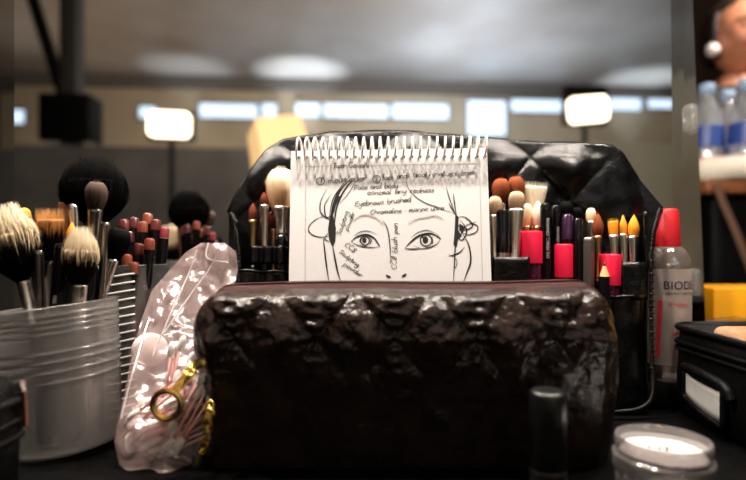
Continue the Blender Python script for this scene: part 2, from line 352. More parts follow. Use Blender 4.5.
def water_bottle(px, Y, h, r, label, low):
    p = W(px, 185, Y); t = thing('water_bottle', label, 'bottle', (p.x, Y, TT), 'water bottles on the high table')
    s = nb(); lathe(s, [(r*0.9, 0), (r, 0.01), (r, h*0.28), (r*0.93, h*0.32), (r, h*0.36), (r, h*0.62), (r*0.8, h*0.75), (r*0.42, h*0.86), (r*0.40, h*0.93)], 24); obj('bottle_body', s, water, t)
    s = nb(); lathe(s, [(r*1.02, h*0.37), (r*1.02, h*0.58)], 24, cap0=False, cap1=False); obj('blue_band', s, blue_label, t)
    s = nb(); lathe(s, [(r*1.02, h*0.06), (r*1.02, h*0.27)], 24, cap0=False, cap1=False); obj('lower_band', s, low, t)
    s = nb(); lathe(s, [(r*0.50, h*0.91), (r*0.50, h), (r*0.46, h*1.01)], 20); obj('bottle_cap', s, blue_cap, t)
water_bottle(707, 1.22, 0.225, 0.033, 'clear water bottle with a pinkish lower label, nearest the mirror edge', pink_band)
water_bottle(727, 1.36, 0.25, 0.034, 'clear water bottle with a teal lower label behind the other two', teal_band)
water_bottle(748, 1.18, 0.225, 0.036, 'pale water bottle with a blue band cut by the right edge of the picture', white_band)
s = nb()
for k, (a, b) in enumerate([((0, 0), (0.09, 0.012))]):
    lathe(s, [(0.01, 0.0), (0.055, 0.003), (0.06, 0.03), (0.045, 0.045), (0.012, 0.05)], 20, sx=1.2, sy=0.8)
for v in s.verts: v.co += 0.006*Vector(noise.noise_vector(v.co*40))
p = W(735, 181, 1.14)
o = obj('crumpled_tissue', s, mat('tissue', (0.85, 0.78, 0.66), 0.9)); o.location = (W(731, 0, 1.14).x-.01, 1.135, TT); tag(o, 'crumpled pale tissue on the near edge of the high table', 'tissue')
s = nb()
pts = [W(716, 184, 1.085), W(724, 205, 1.083), W(737, 235, 1.08), W(752, 275, 1.078), W(770, 330, 1.076)]
pl = smooth_line(pts, 6)
for a, b in zip(pl, pl[1:]):
    v = [s.verts.new(a+Vector((-0.008, dy, 0))) for dy in (0, -0.002)] + [s.verts.new(a+Vector((0.008, dy, 0))) for dy in (-0.002, 0)]
    u = [s.verts.new(b+Vector((-0.008, dy, 0))) for dy in (0, -0.002)] + [s.verts.new(b+Vector((0.008, dy, 0))) for dy in (-0.002, 0)]
    for i in range(4): s.faces.new((v[i], v[(i+1) % 4], u[(i+1) % 4], u[i]))
tag(obj('tan_strap', s, mat('tan_strap', (0.14, 0.07, 0.04), 0.7)), 'dull tan strap hanging slantwise from the high table over its black skirt', 'strap')
g = box(nb(), -0.14, 0.14, -0.03, 0.03, 0, 0.087, 0.002); o = obj('orange_box', g, mat('orange_card', (0.98, 0.42, 0.005), 0.5)); o.location = (0.50, 0.60, TZ)
tag(o, 'bright orange cardboard box standing beyond the right edge of the mirror', 'box')

# woman
skin = mat('skin', (0.62, 0.27, 0.15), 0.42, rgb2=(0.56, 0.23, 0.13), nscale=30)
cloth_black = mat('black_clothing', (0.012, 0.011, 0.013), 0.8)
hair_m = mat('dark_hair', (0.020, 0.012, 0.009), 0.4, bump=[(300, 0.002)])
WX, WY = W(737, 0, 1.68).x, 1.70
t = thing('person', 'smiling dark-haired person in black clothing with a white earring, standing behind the water bottles', 'person', (WX, WY, 0))
HZ = CZ+(HY-24)/F*1.58
def body():
    J = [((0, 0, 0.93), .13), ((0, 0, 1.08), .115), ((0, 0, 1.24), .13), ((0, 0, HZ-0.225), .10), ((0, -0.005, HZ-0.15), .050), ((0, -0.01, HZ-0.10), .050),
         ((0.165, 0, HZ-0.215), .055), ((0.20, 0, HZ-0.50), .042), ((0.21, -0.05, HZ-0.72), .030), ((0.21, -0.07, HZ-0.80), .025),
         ((-0.165, 0, HZ-0.215), .055), ((-0.20, 0, HZ-0.50), .042), ((-0.21, -0.05, HZ-0.72), .030), ((-0.21, -0.07, HZ-0.80), .025),
         ((0.09, 0, 0.85), .085), ((0.10, 0, 0.48), .058), ((0.10, 0.02, 0.09), .040), ((0.10, -0.10, 0.035), .030),
         ((-0.09, 0, 0.85), .085), ((-0.10, 0, 0.48), .058), ((-0.10, 0.02, 0.09), .040), ((-0.10, -0.10, 0.035), .030)]
    E = [(0, 1), (1, 2), (2, 3), (3, 4), (4, 5), (3, 6), (6, 7), (7, 8), (8, 9), (3, 10), (10, 11), (11, 12), (12, 13), (0, 14), (14, 15), (15, 16), (16, 17), (0, 18), (18, 19), (19, 20), (20, 21)]
    me = bpy.data.meshes.new('body'); me.from_pydata([j[0] for j in J], E, [])
    o = bpy.data.objects.new('tmp', me); C.collection.objects.link(o)
    o.modifiers.new('s', 'SKIN'); o.modifiers.new('d', 'SUBSURF').levels = 2
    for i, j in enumerate(J):
        sv = me.skin_vertices[0].data[i]; sv.radius = (j[1], j[1]*0.85); sv.use_root = (i == 0)
    dg = bpy.context.evaluated_depsgraph_get(); m2 = bpy.data.meshes.new_from_object(o.evaluated_get(dg)); bpy.data.objects.remove(o)
    return m2
bm = nb(); bm.from_mesh(body())
for f in bm.faces: f.material_index = 0 if (f.calc_center_median().z > HZ-0.155 or (abs(f.calc_center_median().x) > 0.16 and 0.5 < f.calc_center_median().z < HZ-0.74)) else 1
# head, joined into the same mesh
r = bmesh.ops.create_uvsphere(bm, u_segments=32, v_segments=24, radius=1.0)
for v in r['verts']:
    x, y, z = v.co
    j = 1-0.28*max(0, -z)**1.5
    nx, ny, nz = x*0.074*j, y*0.092*(1-0.1*max(0, -z)), z*0.115
    if y < 0:
        nose = math.exp(-(x/0.16)**2-((z+0.10)/0.22)**2); ny -= 0.020*nose
        for sx in (-1, 1): ny += 0.010*math.exp(-((x-sx*0.38)/0.16)**2-((z-0.06)/0.11)**2)
        ny += 0.004*math.exp(-(x/0.35)**2-((z+0.50)/0.06)**2)
        for sx in (-1, 1): ny -= 0.006*math.exp(-((x-sx*0.5)/0.2)**2-((z+0.25)/0.18)**2)
    v.co = (nx, ny-0.02, nz+HZ)
bo = obj('body', bm, [skin, cloth_black], t)
eye_m = mat('eye_white', (0.75, 0.7, 0.68), 0.2); lip_m = mat('lips', (0.45, 0.07, 0.06), 0.3); iris_m = mat('iris', (0.03, 0.015, 0.01), 0.2)
for sx in (-1, 1):
    g = nb(); bmesh.ops.create_uvsphere(g, u_segments=14, v_segments=10, radius=0.011, matrix=Matrix.Translation((sx*0.028, -0.094, HZ+0.007)) @ Matrix.Diagonal((1.2, 0.7, 0.6, 1))); obj('eye', g, iris_m, t)
    g = nb(); tube(g, [(sx*0.012, -0.105, HZ+0.024), (sx*0.03, -0.104, HZ+0.030), (sx*0.05, -0.090, HZ+0.024)], 0.0025, 6); obj('eyebrow', g, hair_m, t)
    g = nb(); bmesh.ops.create_uvsphere(g, u_segments=12, v_segments=10, radius=0.03, matrix=Matrix.Translation((sx*0.074, -0.005, HZ-0.005)) @ Matrix.Diagonal((0.3, 0.55, 1, 1))); obj('ear', g, skin, t)
    g = nb(); bmesh.ops.create_uvsphere(g, u_segments=16, v_segments=12, radius=0.020, matrix=Matrix.Translation((sx*0.085, -0.035, HZ-0.045))); obj('earring', g, mat('pearl', (0.85, 0.82, 0.80), 0.25), t)
g = nb(); tube(g, smooth_line([(-0.027, -0.098, HZ-0.047), (-0.012, -0.111, HZ-0.056), (0.012, -0.111, HZ-0.056), (0.027, -0.098, HZ-0.047)]), 0.0045, 8); obj('mouth', g, lip_m, t)
g = nb(); r = bmesh.ops.create_uvsphere(g, u_segments=28, v_segments=20, radius=1)
for v in list(g.verts):
    x, y, z = v.co
    v.co = (x*0.086, y*0.102+0.004, z*0.128+HZ+0.006)
    v.co += v.co.normalized()*0.003*noise.noise(v.co*60)
bmesh.ops.delete(g, geom=[v for v in g.verts if (v.co.y < -0.045 and v.co.z < HZ+0.070) or v.co.z < HZ-0.07], context='VERTS'); ho = obj('hair', g, hair_m, t); ho.modifiers.new('s', 'SOLIDIFY').thickness = 0.01

# ---------------------------------------------------------------- quilted brush case
CY = 0.413        # front of the pockets
BY = 0.456        # back flap
top_tab = [(233, 214), (240, 196), (255, 172), (270, 152), (283, 141), (300, 137), (330, 133), (400, 131), (490, 139), (540, 143), (600, 144), (612, 146), (621, 152), (634, 172), (648, 192), (660, 209)]
case = thing('brush_case', 'open black quilted leather brush case standing behind the sketch pad', 'brush case', (0.06, 0.43, TZ))
off = Vector(case.location)
def quilt(a, b, s):                 # distance to the nearest seam of a diamond net
    u = (a+b)/s; v = (a-b)/s
    du = abs(u-round(u)); dv = abs(v-round(v)); return min(du, dv)
def flap(u, v):
    px = 233+u*427; ty = interp(top_tab, px); p = W(px, ty, BY)
    z = TZ+0.02+(p.z-TZ-0.02)*v
    d = quilt(p.x*1.0, z*0.9, 0.066)
    puff = (0.0075 if px < 570 else 0.0075*max(0.35, 1-(px-570)/60))*min(1, d*3.0)**0.7*min(1, (z-TZ)/0.12)
    puff += 0.0040*noise.noise(Vector((p.x*26, z*34, 3))) + 0.002*noise.noise(Vector((p.x*70, z*70, 8)))
    edge = min(1, (1-v)*9)*min(1, u*12, (1-u)*12)
    y = BY - puff*edge + 0.004*(1-edge)
    if px < 300: y -= (300-px)/67*0.018*(0.4+0.6*v)
    if px > 640: y -= (px-640)/20*0.006
    return Vector((p.x, y, z))-off
g = nb(); grid(g, flap, 200, 90)
o = obj('flap', g, black_leather, case); o.modifiers.new('s', 'SOLIDIFY').thickness = 0.004; o.modifiers['s'].offset = 1
# piping along the flap's edge
g = nb(); tube(g, [flap(i/160, 1.0)+Vector((0, -0.001, 0)) for i in range(161)], 0.0016, 8); obj('piping', g, black_leather, case)
# seams: stitches along the diamonds
def stitches(fn, path_uv, m, parent, name='stitching', ln=0.0016, r=0.00030, gap=0.0026, lift=0.0007):
    g = nb()
    for uvs in path_uv:
        pts = [fn(*uv) for uv in uvs]; acc = 0
        for a, b in zip(pts, pts[1:]):
            L = (b-a).length; s = acc
            while s < L:
                p = a+(b-a)*(s/L); q = a+(b-a)*min(1, (s+ln)/L); o2 = Vector((0, -lift, 0)); tube(g, [p+o2, q+o2], r, 5); s += gap
            acc = s-L
    return obj(name, g, m, parent)
paths = []
for (a, b) in [((0.62, 0.80), (0.86, 0.995)), ((0.62, 0.80), (0.50, 0.98)), ((0.62, 0.80), (0.76, 0.58)), ((0.86, 0.985), (0.99, 0.75)), ((0.74, 0.62), (0.96, 0.80)), ((0.745, 0.70), (0.93, 0.74))]:
    paths.append([(a[0]+(b[0]-a[0])*k/40, a[1]+(b[1]-a[1])*k/40) for k in range(41)])
paths.append([(k/200, 0.975) for k in range(201)])
stitches(flap, paths, black_thread, case)
# pocket panel with scalloped pockets
x_l, x_r = W(234, 0, CY).x, W(647, 0, CY).x
edges = [234, 262, 292, 350, 410, 470, 500, 552, 612, 647]
def pocket(u, v):
    px = 234+u*413; x = W(px, 0, CY).x
    s = 0
    for a, b in zip(edges, edges[1:]):
        if a <= px <= b: s = math.sin(math.pi*(px-a)/(b-a))
    topz = W(0, interp([(234, 273), (470, 280), (490, 290), (598, 293), (606, 299), (647, 299)], px)-2*s, CY).z
    z = TZ+0.001+(topz-TZ)*v
    y = CY+0.004 - 0.007*s**0.7*v**0.5 + 0.0012*noise.noise(Vector((x*60, z*60, 1)))
    return Vector((x, y, z))-off
g = nb(); grid(g, pocket, 220, 40); o = obj('pocket_panel', g, black_leather, case); o.modifiers.new('s', 'SOLIDIFY').thickness = 0.0015
g = nb(); tube(g, [pocket(i/220, 1.0) for i in range(221)], 0.0011, 8); obj('pocket_trim', g, black_leather, case)
# floor and side gussets
obj('case_floor', box(nb(), x_l-off.x, x_r-off.x, CY+0.003-off.y, BY-0.003-off.y, 0.0005, 0.004, 0.001), black_leather, case)
def gusset(side):
    def f(u, v):
        zt = W(0, 214 if side > 0 else 222, 0.43).z
        z = TZ+0.001+(zt-TZ)*v
        y = CY+0.003+(BY-CY)*u*(1.0)
        x = (W(650, 0, CY).x if side > 0 else W(235, 0, CY).x)+side*(0.006*u+0.003*math.sin(math.pi*u))+side*0.0015*noise.noise(Vector((y*80, z*50, side)))
        return Vector((x, y, z))-off
    return f
for s in (-1, 1):
    g = nb(); grid(g, gusset(s), 14, 50); o = obj('side_gusset', g, black_leather, case); o.modifiers.new('s', 'SOLIDIFY').thickness = 0.002
for pth, nm in (([W(660, 209, .445), W(656, 222, .43), W(652, 240, .418), W(651, 300, .412), W(652, 360, .410), W(653, 390, .408), W(648, 403, .407), W(632, 410, .406), W(600, 412, .406)], 'piping'),
                ([W(233, 214, .435), W(236, 226, .42), W(239, 250, .414), W(240, 300, .412), W(240, 400, .410)], 'piping')):
    pts = [p-off for p in smooth_line(pth, 10)]
    g = nb(); tube(g, pts, 0.0014, 8)
    for k in range(0, len(pts)-1, 1):                         # whip stitches over the piping
        a = pts[k]; tube(g, [a+Vector((-0.0022, -0.0010, 0.0008)), a+Vector((0.0, -0.0021, 0)), a+Vector((0.0022, -0.0008, -0.0008))], 0.0005, 5)
    obj(nm, g, black_leather, case)
# second row: raised loops behind the front pockets (right end) and the elastic band
def band(px0, px1, y0, y1, Y, n, name, amp=0.004):
    def f(u, v):
        px = px0+(px1-px0)*u; a = W(px, y0+(y1-y0)*v, Y); a.y = Y-amp*abs(math.sin(math.pi*n*u)); return a-off
    g = nb(); grid(g, f, 12*n, 6); o = obj(name, g, black_leather, case); o.modifiers.new('s', 'SOLIDIFY').thickness = 0.0012
band(248, 288, 246, 264, 0.422, 3, 'elastic_band'); band(622, 648, 262, 300, 0.4125, 1, 'pocket_loop', 0.004); band(492, 530, 257, 292, 0.4125, 1, 'pocket_loop', 0.003)

# ---------------------------------------------------------------- brushes and pencils
def bristles(shape, r0, r1, L, n, flat, seed, t0=0.0):
    """core + strands; t runs 0 at the ferrule to 1 at the tips"""
    rr = random.Random(seed); bm = nb()
    lay = bm.verts.layers.float.new('t')
    def rad(s):
        if shape == 'dome': return r0+(r1-r0)*math.sin(min(1, s/0.62)*math.pi/2) if s < 0.62 else r1*math.sqrt(max(0, 1-((s-0.62)/0.40)**2))
        if shape == 'fluff': return r0+(r1-r0)*math.sin(s/0.5*math.pi/2) if s < 0.5 else r1*(1-0.40*((s-0.5)/0.5)**2.5)
        if shape == 'flat': return r0+(r1-r0)*s**0.8
        if shape == 'point': return (r0+(r1-r0)*math.sin(min(1, s/0.4)*math.pi/2)) if s < 0.4 else r1*(1-((s-0.4)/0.62)**1.6)
        return r0+(r1-r0)*s
    N = 14; rings = []
    for k in range(N+1):
        s = k/N*(0.95 if shape not in ('flat', 'fluff') else (0.86 if shape == 'flat' else 0.66)); r = max(rad(s)*0.93, 1e-5)
        ring = [bm.verts.new((r*math.cos(a*math.pi/12), flat*r*math.sin(a*math.pi/12), s*L)) for a in range(24)]
        for v in ring: v[lay] = min(1, max(0, s+rr.uniform(-.05, .05)))
        rings.append(ring)
    for a, b in zip(rings, rings[1:]):
        for i in range(24): bm.faces.new((a[i], a[(i+1) % 24], b[(i+1) % 24], b[i]))
    bm.faces.new(rings[-1])
    for _ in range(n):
        a = rr.uniform(0, 2*math.pi); q = math.sqrt(rr.random()); e = (0.97 if shape == 'flat' else 1.0)
        smax = e*(1+(rr.uniform(-0.30, 0.12) if shape in ('flat', 'fluff') else rr.uniform(-0.10, 0.05))) if q < 0.8 or shape == 'flat' else e*rr.uniform(0.55, 1.0)
        wob = rr.uniform(-1, 1)*r1*0.05; pts = []
        for s in (0.0, 0.35, 0.7, 1.0):
            s2 = s*smax; R_ = rad(min(s2, 0.985 if shape != 'flat' else 1))
            qq = q if shape in ('flat', 'fluff') else (q*(1.0 if s < 0.9 else 0.97))
            pts.append((R_*qq*1.02*math.cos(a)+wob*s, flat*R_*qq*1.02*math.sin(a)+wob*s, s2*L, s2))
        wd = 0.00024 if shape == 'fluff' else 0.00013
        prev = None; jt = rr.uniform(-0.10, 0.10) if shape != 'fluff' else rr.uniform(-0.22, 0.12)
        for k, (x, y, z, s2) in enumerate(pts):
            w_ = wd*(1, 1, 0.8, 0.2)[k]
            cur = [bm.verts.new((x+w_*math.cos(b), y+w_*math.sin(b), z)) for b in (0, 2.1, 4.2)]
            for v in cur: v[lay] = min(1, max(0, s2+jt))
            if prev:
                for i in range(3): bm.faces.new((prev[i], prev[(i+1) % 3], cur[(i+1) % 3], cur[i]))
            prev = cur
    return bm
seedc = [100]
def brush(tip, base, label, hairk, shape, head_px, w0_px, w1_px, fer_px, fer_m=None, handle_m=None, flat=1.0, n=220, group=None, hr=None, name='makeup_brush', roll=0, label_text=None):
    """tip/base world points; the *_px sizes are pixels at the tip's distance"""
    tip, base = Vector(tip), Vector(base); L = (tip-base).length; u = tip.y/F
    t = thing(name, label, 'brush', base, group, tip-base, roll)
    hl, fl = head_px*u, fer_px*u; r0, r1 = w0_px*u/2, w1_px*u/2; seedc[0] += 1
    zf = L-hl
    o = obj('bristles', bristles(shape, r0, r1, hl, n, flat, seedc[0]), hair[hairk], t); o.location.z = zf
    rh = hr*u/2 if hr else max(0.0016, r0*0.62)
    g = nb(); z0 = zf-fl; lathe(g, [(rh, z0), (rh*1.06, z0+0.0008), (rh, z0+0.0016), (rh+(r0-rh)*0.5, z0+fl*0.5), (r0*1.03, zf-0.002), (r0*1.07, zf-0.001), (r0*1.03, zf+0.001)], 24, sy=1)
    if flat < 1:
        for v in g.verts: v.co.y *= 1-(1-flat)*max(0, min(1, (v.co.z-z0)/fl))
    obj('ferrule', g, fer_m or silver, t)
    g = nb(); lathe(g, [(rh*0.35, 0), (rh*0.8, 0.003), (rh*0.9, z0*0.3), (rh*1.25, z0*0.8), (rh*1.1, z0*0.95), (rh*0.97, z0)], 18); obj('handle', g, handle_m or black_gloss, t)
    return t
GC = 'brushes held in the quilted case'
zf = TZ+0.006
def base_at(x_px, Y, z=zf): return Vector(((x_px-CX)/F*Y, Y, z))
B = [
 (281, 168, .431, 284, 'large cream powder brush with a rounded head at the left of the sketch pad', 'cream', 'dome', 40, 20, 31, 26, silver, 1, 420),
 (264, 192, .420, 266, 'brush with a pointed dark brown tip and wide silver ferrule, left in the case', 'dark_brown', 'point', 14, 9, 9, 44, silver, 1, 70),
 (278, 191, .427, 279, 'thin brush with a pointed reddish brown tip beside the cream powder brush', 'brown', 'point', 14, 5, 6, 62, silver, 1, 60),
 (253, 203, .428, 252, 'dark-tipped brush with a brass ferrule, leftmost in the quilted case', 'dark_brown', 'point', 18, 9, 9, 44, brass, 1, 70),
 (285, 199, .436, 286, 'round fluffy reddish brown brush touching the left edge of the sketch pad', 'brown', 'dome', 24, 8, 16, 40, silver, 1, 140),
 (273, 211, .432, 275, 'short dark brown brush in front of the cream powder brush', 'dark_brown', 'dome', 18, 6, 12, 44, copper, 1, 100),
 (495, 196, .424, 494, 'beige round brush half behind the right edge of the sketch pad', 'beige', 'dome', 20, 13, 15, 46, silver, 0.6, 140),
 (517, 191, .422, 510, 'flat beige foundation brush with a broad silver ferrule right of the sketch pad', 'beige', 'dome', 19, 15, 17, 58, silver, 0.5, 170),
 (501, 178, .437, 499, 'left of the two round reddish brown blusher brushes', 'brown', 'dome', 26, 9, 19, 40, silver, 1, 170),
 (516, 176, .439, 514, 'right of the two round reddish brown blusher brushes', 'brown', 'dome', 26, 9, 18, 40, silver, 1, 170),
 (535, 183, .441, 531, 'wide pale brush with straight-cut white bristles standing at the back of the case', 'white', 'flat', 27, 14, 27, 40, silver, 0.35, 330),
 (527, 203, .433, 526, 'left of the two narrow pale yellow brushes behind the first red gloss tube', 'cream', 'dome', 24, 8, 12, 34, brass, 0.8, 100),
 (538, 200, .430, 536, 'right of the two narrow pale yellow brushes behind the first red gloss tube', 'white', 'point', 27, 9, 13, 32, brass, 0.8, 110),
 (566, 201, .439, 565, 'black fluffy eye brush among the black pencils', 'black', 'dome', 22, 9, 15, 40, dark_silver, 1, 130),
 (577, 207, .437, 576, 'second black eye brush, shorter, just left of the cream-tipped one', 'black', 'dome', 18, 8, 12, 40, dark_silver, 1, 110),
 (591, 208, .434, 589, 'cream dome-tipped small brush left of the chestnut one', 'cream', 'dome', 14, 8, 10, 40, silver, 1, 90),
 (598, 213, .429, 596, 'chestnut brown brush with a copper ferrule left of the orange brushes', 'brown', 'point', 24, 8, 12, 42, copper, 0.8, 110),
 (613, 219, .426, 619, 'orange brush with a slanted tip, leftmost of the three orange brushes', 'orange', 'flat', 17, 9, 11, 34, silver, 0.5, 110),
 (623, 215, .429, 627, 'orange brush with a pointed tip, middle one of three', 'orange', 'point', 20, 8, 8, 40, silver, 0.6, 90),
 (634, 215, .426, 631, 'orange brush with an oval tip, rightmost of the three orange brushes', 'orange', 'point', 22, 9, 12, 38, silver, 0.6, 110)]
for (px, py, Y, bx, lab, hk, shp, hp, w0, w1, fp, fm, fl, n) in B:
    Y = 0.425+(Y-0.420)*0.68
    brush(W(px, py, Y), base_at(bx, Y-0.004), lab, hk, shp, hp, w0, w1, fp, fm, None, fl, n, GC)

def pencil(tip, base, label, r, body_m, cap_m, cap_len, group, name='cosmetic_pencil', cap_taper=0.75, txt=None, square=False, cap_name='end_cap', sharp=False, flare=1.0, txt_at=0.72):
    tip, base = Vector(tip), Vector(base); L = (tip-base).length
    t = thing(name, label, 'pencil', base, group, tip-base)
    seg = 4 if square else 20; zc = L-cap_len
    g = nb(); lathe(g, [(r*0.9, 0), (r, 0.001), (r, zc-0.0003)], seg); o = obj('barrel', g, body_m, t, angle=40)
    g = nb()
    if sharp: lathe(g, [(r, zc), (r*0.3, L-cap_len*0.28)], 20); 
    else: lathe(g, [(r*flare, zc), (r*flare, L-r*0.5), (r*cap_taper*flare, L-r*0.12), (r*0.35, L)], seg)
    obj(cap_name, g, cap_m, t, angle=40)
    if sharp:
        g = nb(); lathe(g, [(r*0.3, L-cap_len*0.28), (r*0.06, L)], 12); obj('lead', g, mat('brown_lead', (0.12, 0.03, 0.02), 0.5), t)
    if txt:
        g = text_bm(txt, r*0.8)
        for v in g.verts:
            X, Yy = v.co.x, v.co.y; a = (Yy-r*0.4)/r
            v.co = (-math.sin(-a)*(r*1.02)*-1 if False else math.sin(a)*-1.02*r, -1.02*r*math.cos(a), L*txt_at-0.012+X)
        o = obj('lettering', g, white_print, t, False)
    return t
GP = 'black pencils in the quilted case'
deep = mat('deep_purple', (0.030, 0.008, 0.030), 0.25, coat=0.5); grey_m = mat('grey_metal', (0.16, 0.15, 0.14), 0.3, 0.7)
wood_tip = mat('pencil_wood', (0.75, 0.40, 0.18), 0.7)
pencil(W(545.5, 203, .427), base_at(546, .424), 'black pencil with small white lettering, nearest the first red gloss tube', .0041, black_gloss, black_gloss, .006, GP, txt='EYE PENCIL CRAYON', txt_at=.80)
pencil(W(556, 205, .432), base_at(556, .429), 'black pencil printed with white text behind the second red gloss tube', .0036, black_gloss, black_gloss, .006, GP, txt='EYE LINER CRAYON', txt_at=.80)
pencil(W(567.5, 214, .427), base_at(566, .424), 'pen with a dark purple cap above the second red gloss tube', .0042, black_gloss, deep, .02, GP)
pencil(W(578, 218, .425), base_at(577, .422), 'slim black pen lettered in white just right of the second red gloss tube', .0034, black_gloss, black_gloss, .02, GP, txt='M.A.C', txt_at=.60)
pencil(W(589, 237, .422), base_at(588, .420), 'square grey metallic pen left of the sharpened pencil', .0044, grey_m, grey_m, .004, GP, square=True, name='square_pen')
pencil(W(503, 209, .423), base_at(501, .421), 'black capped mascara wand between the beige brushes', .0052, silver, black_gloss, .034, GP, name='mascara_tube', flare=1.0)
pencil(W(604.5, 262, .4150), Vector(((604.5-CX)/F*.4190, .4190, TZ+.012)), 'short sharpened pencil with a bare wooden tip in front of the third red gloss tube', .0037, black_matte, wood_tip, .011, GP, sharp=True, cap_name='wood_tip')
def gloss(px, py, Y, wpx, cap_px, label, lean=0):
    tip = W(px, py, Y); base = Vector((tip.x-lean, Y-0.001, TZ+0.035)); u = Y/F; r = wpx*u/2; L = (tip-base).length; z = L-cap_px*u
    t = thing('lip_gloss', label, 'lip gloss', base, 'red capped lip gloss tubes in the case', tip-base)
    g = nb(); lathe(g, [(r*0.85, 0), (r*0.9, 0.001), (r*0.9, z)], 28); obj('tube', g, glitter, t, angle=40)
    g = nb(); lathe(g, [(r, z), (r, L-0.0012), (r*0.93, L-0.0003), (r*0.75, L)], 28); obj('cap', g, red_plastic, t, angle=50)
gloss(531.5, 231, .4250, 21, 32, 'red-capped lip gloss tube, highest and nearest the sketch pad')
gloss(563.5, 244, .4250, 18, 33, 'red-capped lip gloss tube, middle of the three, between black pens')
gloss(611, 254, .4250, 19, 31, 'red-capped lip gloss tube, lowest of the three, behind the sharpened pencil', 0.002)

# ---------------------------------------------------------------- sketch pad
nP = Vector((0, -1, 0.1058)).normalized()
def page(px, py, lift=0.0):
    dx, dz = (px-CX)/F, (HY-py)/F; Y = (0.386+0.1058*(CZ-TZ))/(1-0.1058*dz)
    return Vector((dx*Y, Y, CZ+dz*Y))+nP*lift
pad = thing('sketch_pad', 'white spiral-bound pad with a drawn face and handwriting, propped against the brush case', 'notepad', page(391, 380))
po = Vector(pad.location)
tl, tr = page(291, 151), page(487, 148)
dn = Vector((0, -0.1058, -1)).normalized()
bl = tl+dn*((tl.z-TZ-0.003)/-dn.z); br = tr+dn*((tr.z-TZ-0.003)/-dn.z); bl.x -= 0.0; br.x += 0.002
def slab(bm, y0, y1, grow=0.0, curl=0.0):
    a = [tl, tr, br, bl]; c = sum(a, Vector())/4; n = 12
    for lay in (0,): pass
    rows = []
    for s, off_ in ((0, y0), (1, y1)):
        rows.append([[bm.verts.new(((tl+(tr-tl)*i/n)*(1-j/n)+(bl+(br-bl)*i/n)*(j/n))*(1+0)+nP*off_-po) for j in range(n+1)] for i in range(n+1)])
    for s in (0, 1):
        for i in range(n):
            for j in range(n): bm.faces.new([rows[s][i][j], rows[s][i+1][j], rows[s][i+1][j+1], rows[s][i][j+1]])
    for i in range(n):
        for j in (0, n): bm.faces.new([rows[0][i][j], rows[0][i+1][j], rows[1][i+1][j], rows[1][i][j]])
        for j in (0, n): bm.faces.new([rows[0][j][i], rows[0][j][i+1], rows[1][j][i+1], rows[1][j][i]])
g = nb(); slab(g, -0.0005, 0.0); obj('top_page', g, paper, pad, False)
g = nb(); slab(g, -0.0060, -0.0007); obj('page_block', g, paper_side, pad, False)
g = nb(); slab(g, -0.0078, -0.0062); obj('back_board', g, board, pad, False)
# spiral
g = nb(); NC = 24; hl = nb()
pts = []
ax = (tr-tl)
for k in range(NC):
    x = 298.5+k*(485-298.5)/(NC-1); yy = 157.5-1.5*k/NC
    h = page(x, yy, 0.0)
    cen = page(x, yy-9, 0.0004)
    upv = -dn; rad_z, rad_n = 0.0078, 0.0080
    loop = []
    for q in range(22):
        a = math.radians(-118+q*(360-40)/21)       # from the front hole over the top and back
        loop.append(cen+upv*rad_z*math.sin(a)+nP*rad_n*math.cos(a)+Vector((0.0034*(q/21-0.45), 0, 0))-po)
    tube(g, loop, 0.00076, 7)
    loop2 = [v+Vector((0.0011, 0, 0)) for v in loop]
    e = h+nP*0.0001-po; bm_r = []
    vs = [hl.verts.new(e+Vector((0.0012*math.cos(b), 0, 0))+upv*0.0012*math.sin(b)) for b in [i*math.pi/5 for i in range(10)]]; hl.faces.new(vs)
obj('spiral_binding', g, white_wire, pad); obj('punched_holes', hl, hole_dark, pad, False)
# ink
def ribbon(bm, pix, wpx, lift=0.00022, taper=False):
    P3 = [page(p[0], p[1], lift)-po for p in pix]
    if len(P3) < 2: return
    u = 0.395/F; L, Rr = [], []
    for i, p in enumerate(P3):
        a = P3[max(0, i-1)]; b = P3[min(len(P3)-1, i+1)]; d = (b-a)
        if d.length < 1e-7: d = Vector((1, 0, 0))
        s = d.normalized().cross(nP); ww = wpx*u/2
        if taper: ww *= max(0.25, math.sin(math.pi*(i+0.6)/(len(P3)+0.2)))
        L.append(bm.verts.new(p+s*ww)); Rr.append(bm.verts.new(p-s*ww))
    for i in range(len(P3)-1): bm.faces.new((L[i], L[i+1], Rr[i+1], Rr[i]))
def curve(bm, pts, wpx, taper=True, closed=False):
    wpx *= 1.35
    ribbon(bm, [(v.x, v.y) for v in smooth_line([(280+p[0]/3, 130+p[1]/3, 0) for p in pts], 6, closed)]+([] if not closed else [(280+pts[0][0]/3, 130+pts[0][1]/3)]), wpx, taper=taper and not closed)
def blob(bm, pts):
    vs = [bm.verts.new(page(280+p[0]/3, 130+p[1]/3, 0.0002)-po) for p in pts]; bm.faces.new(vs)
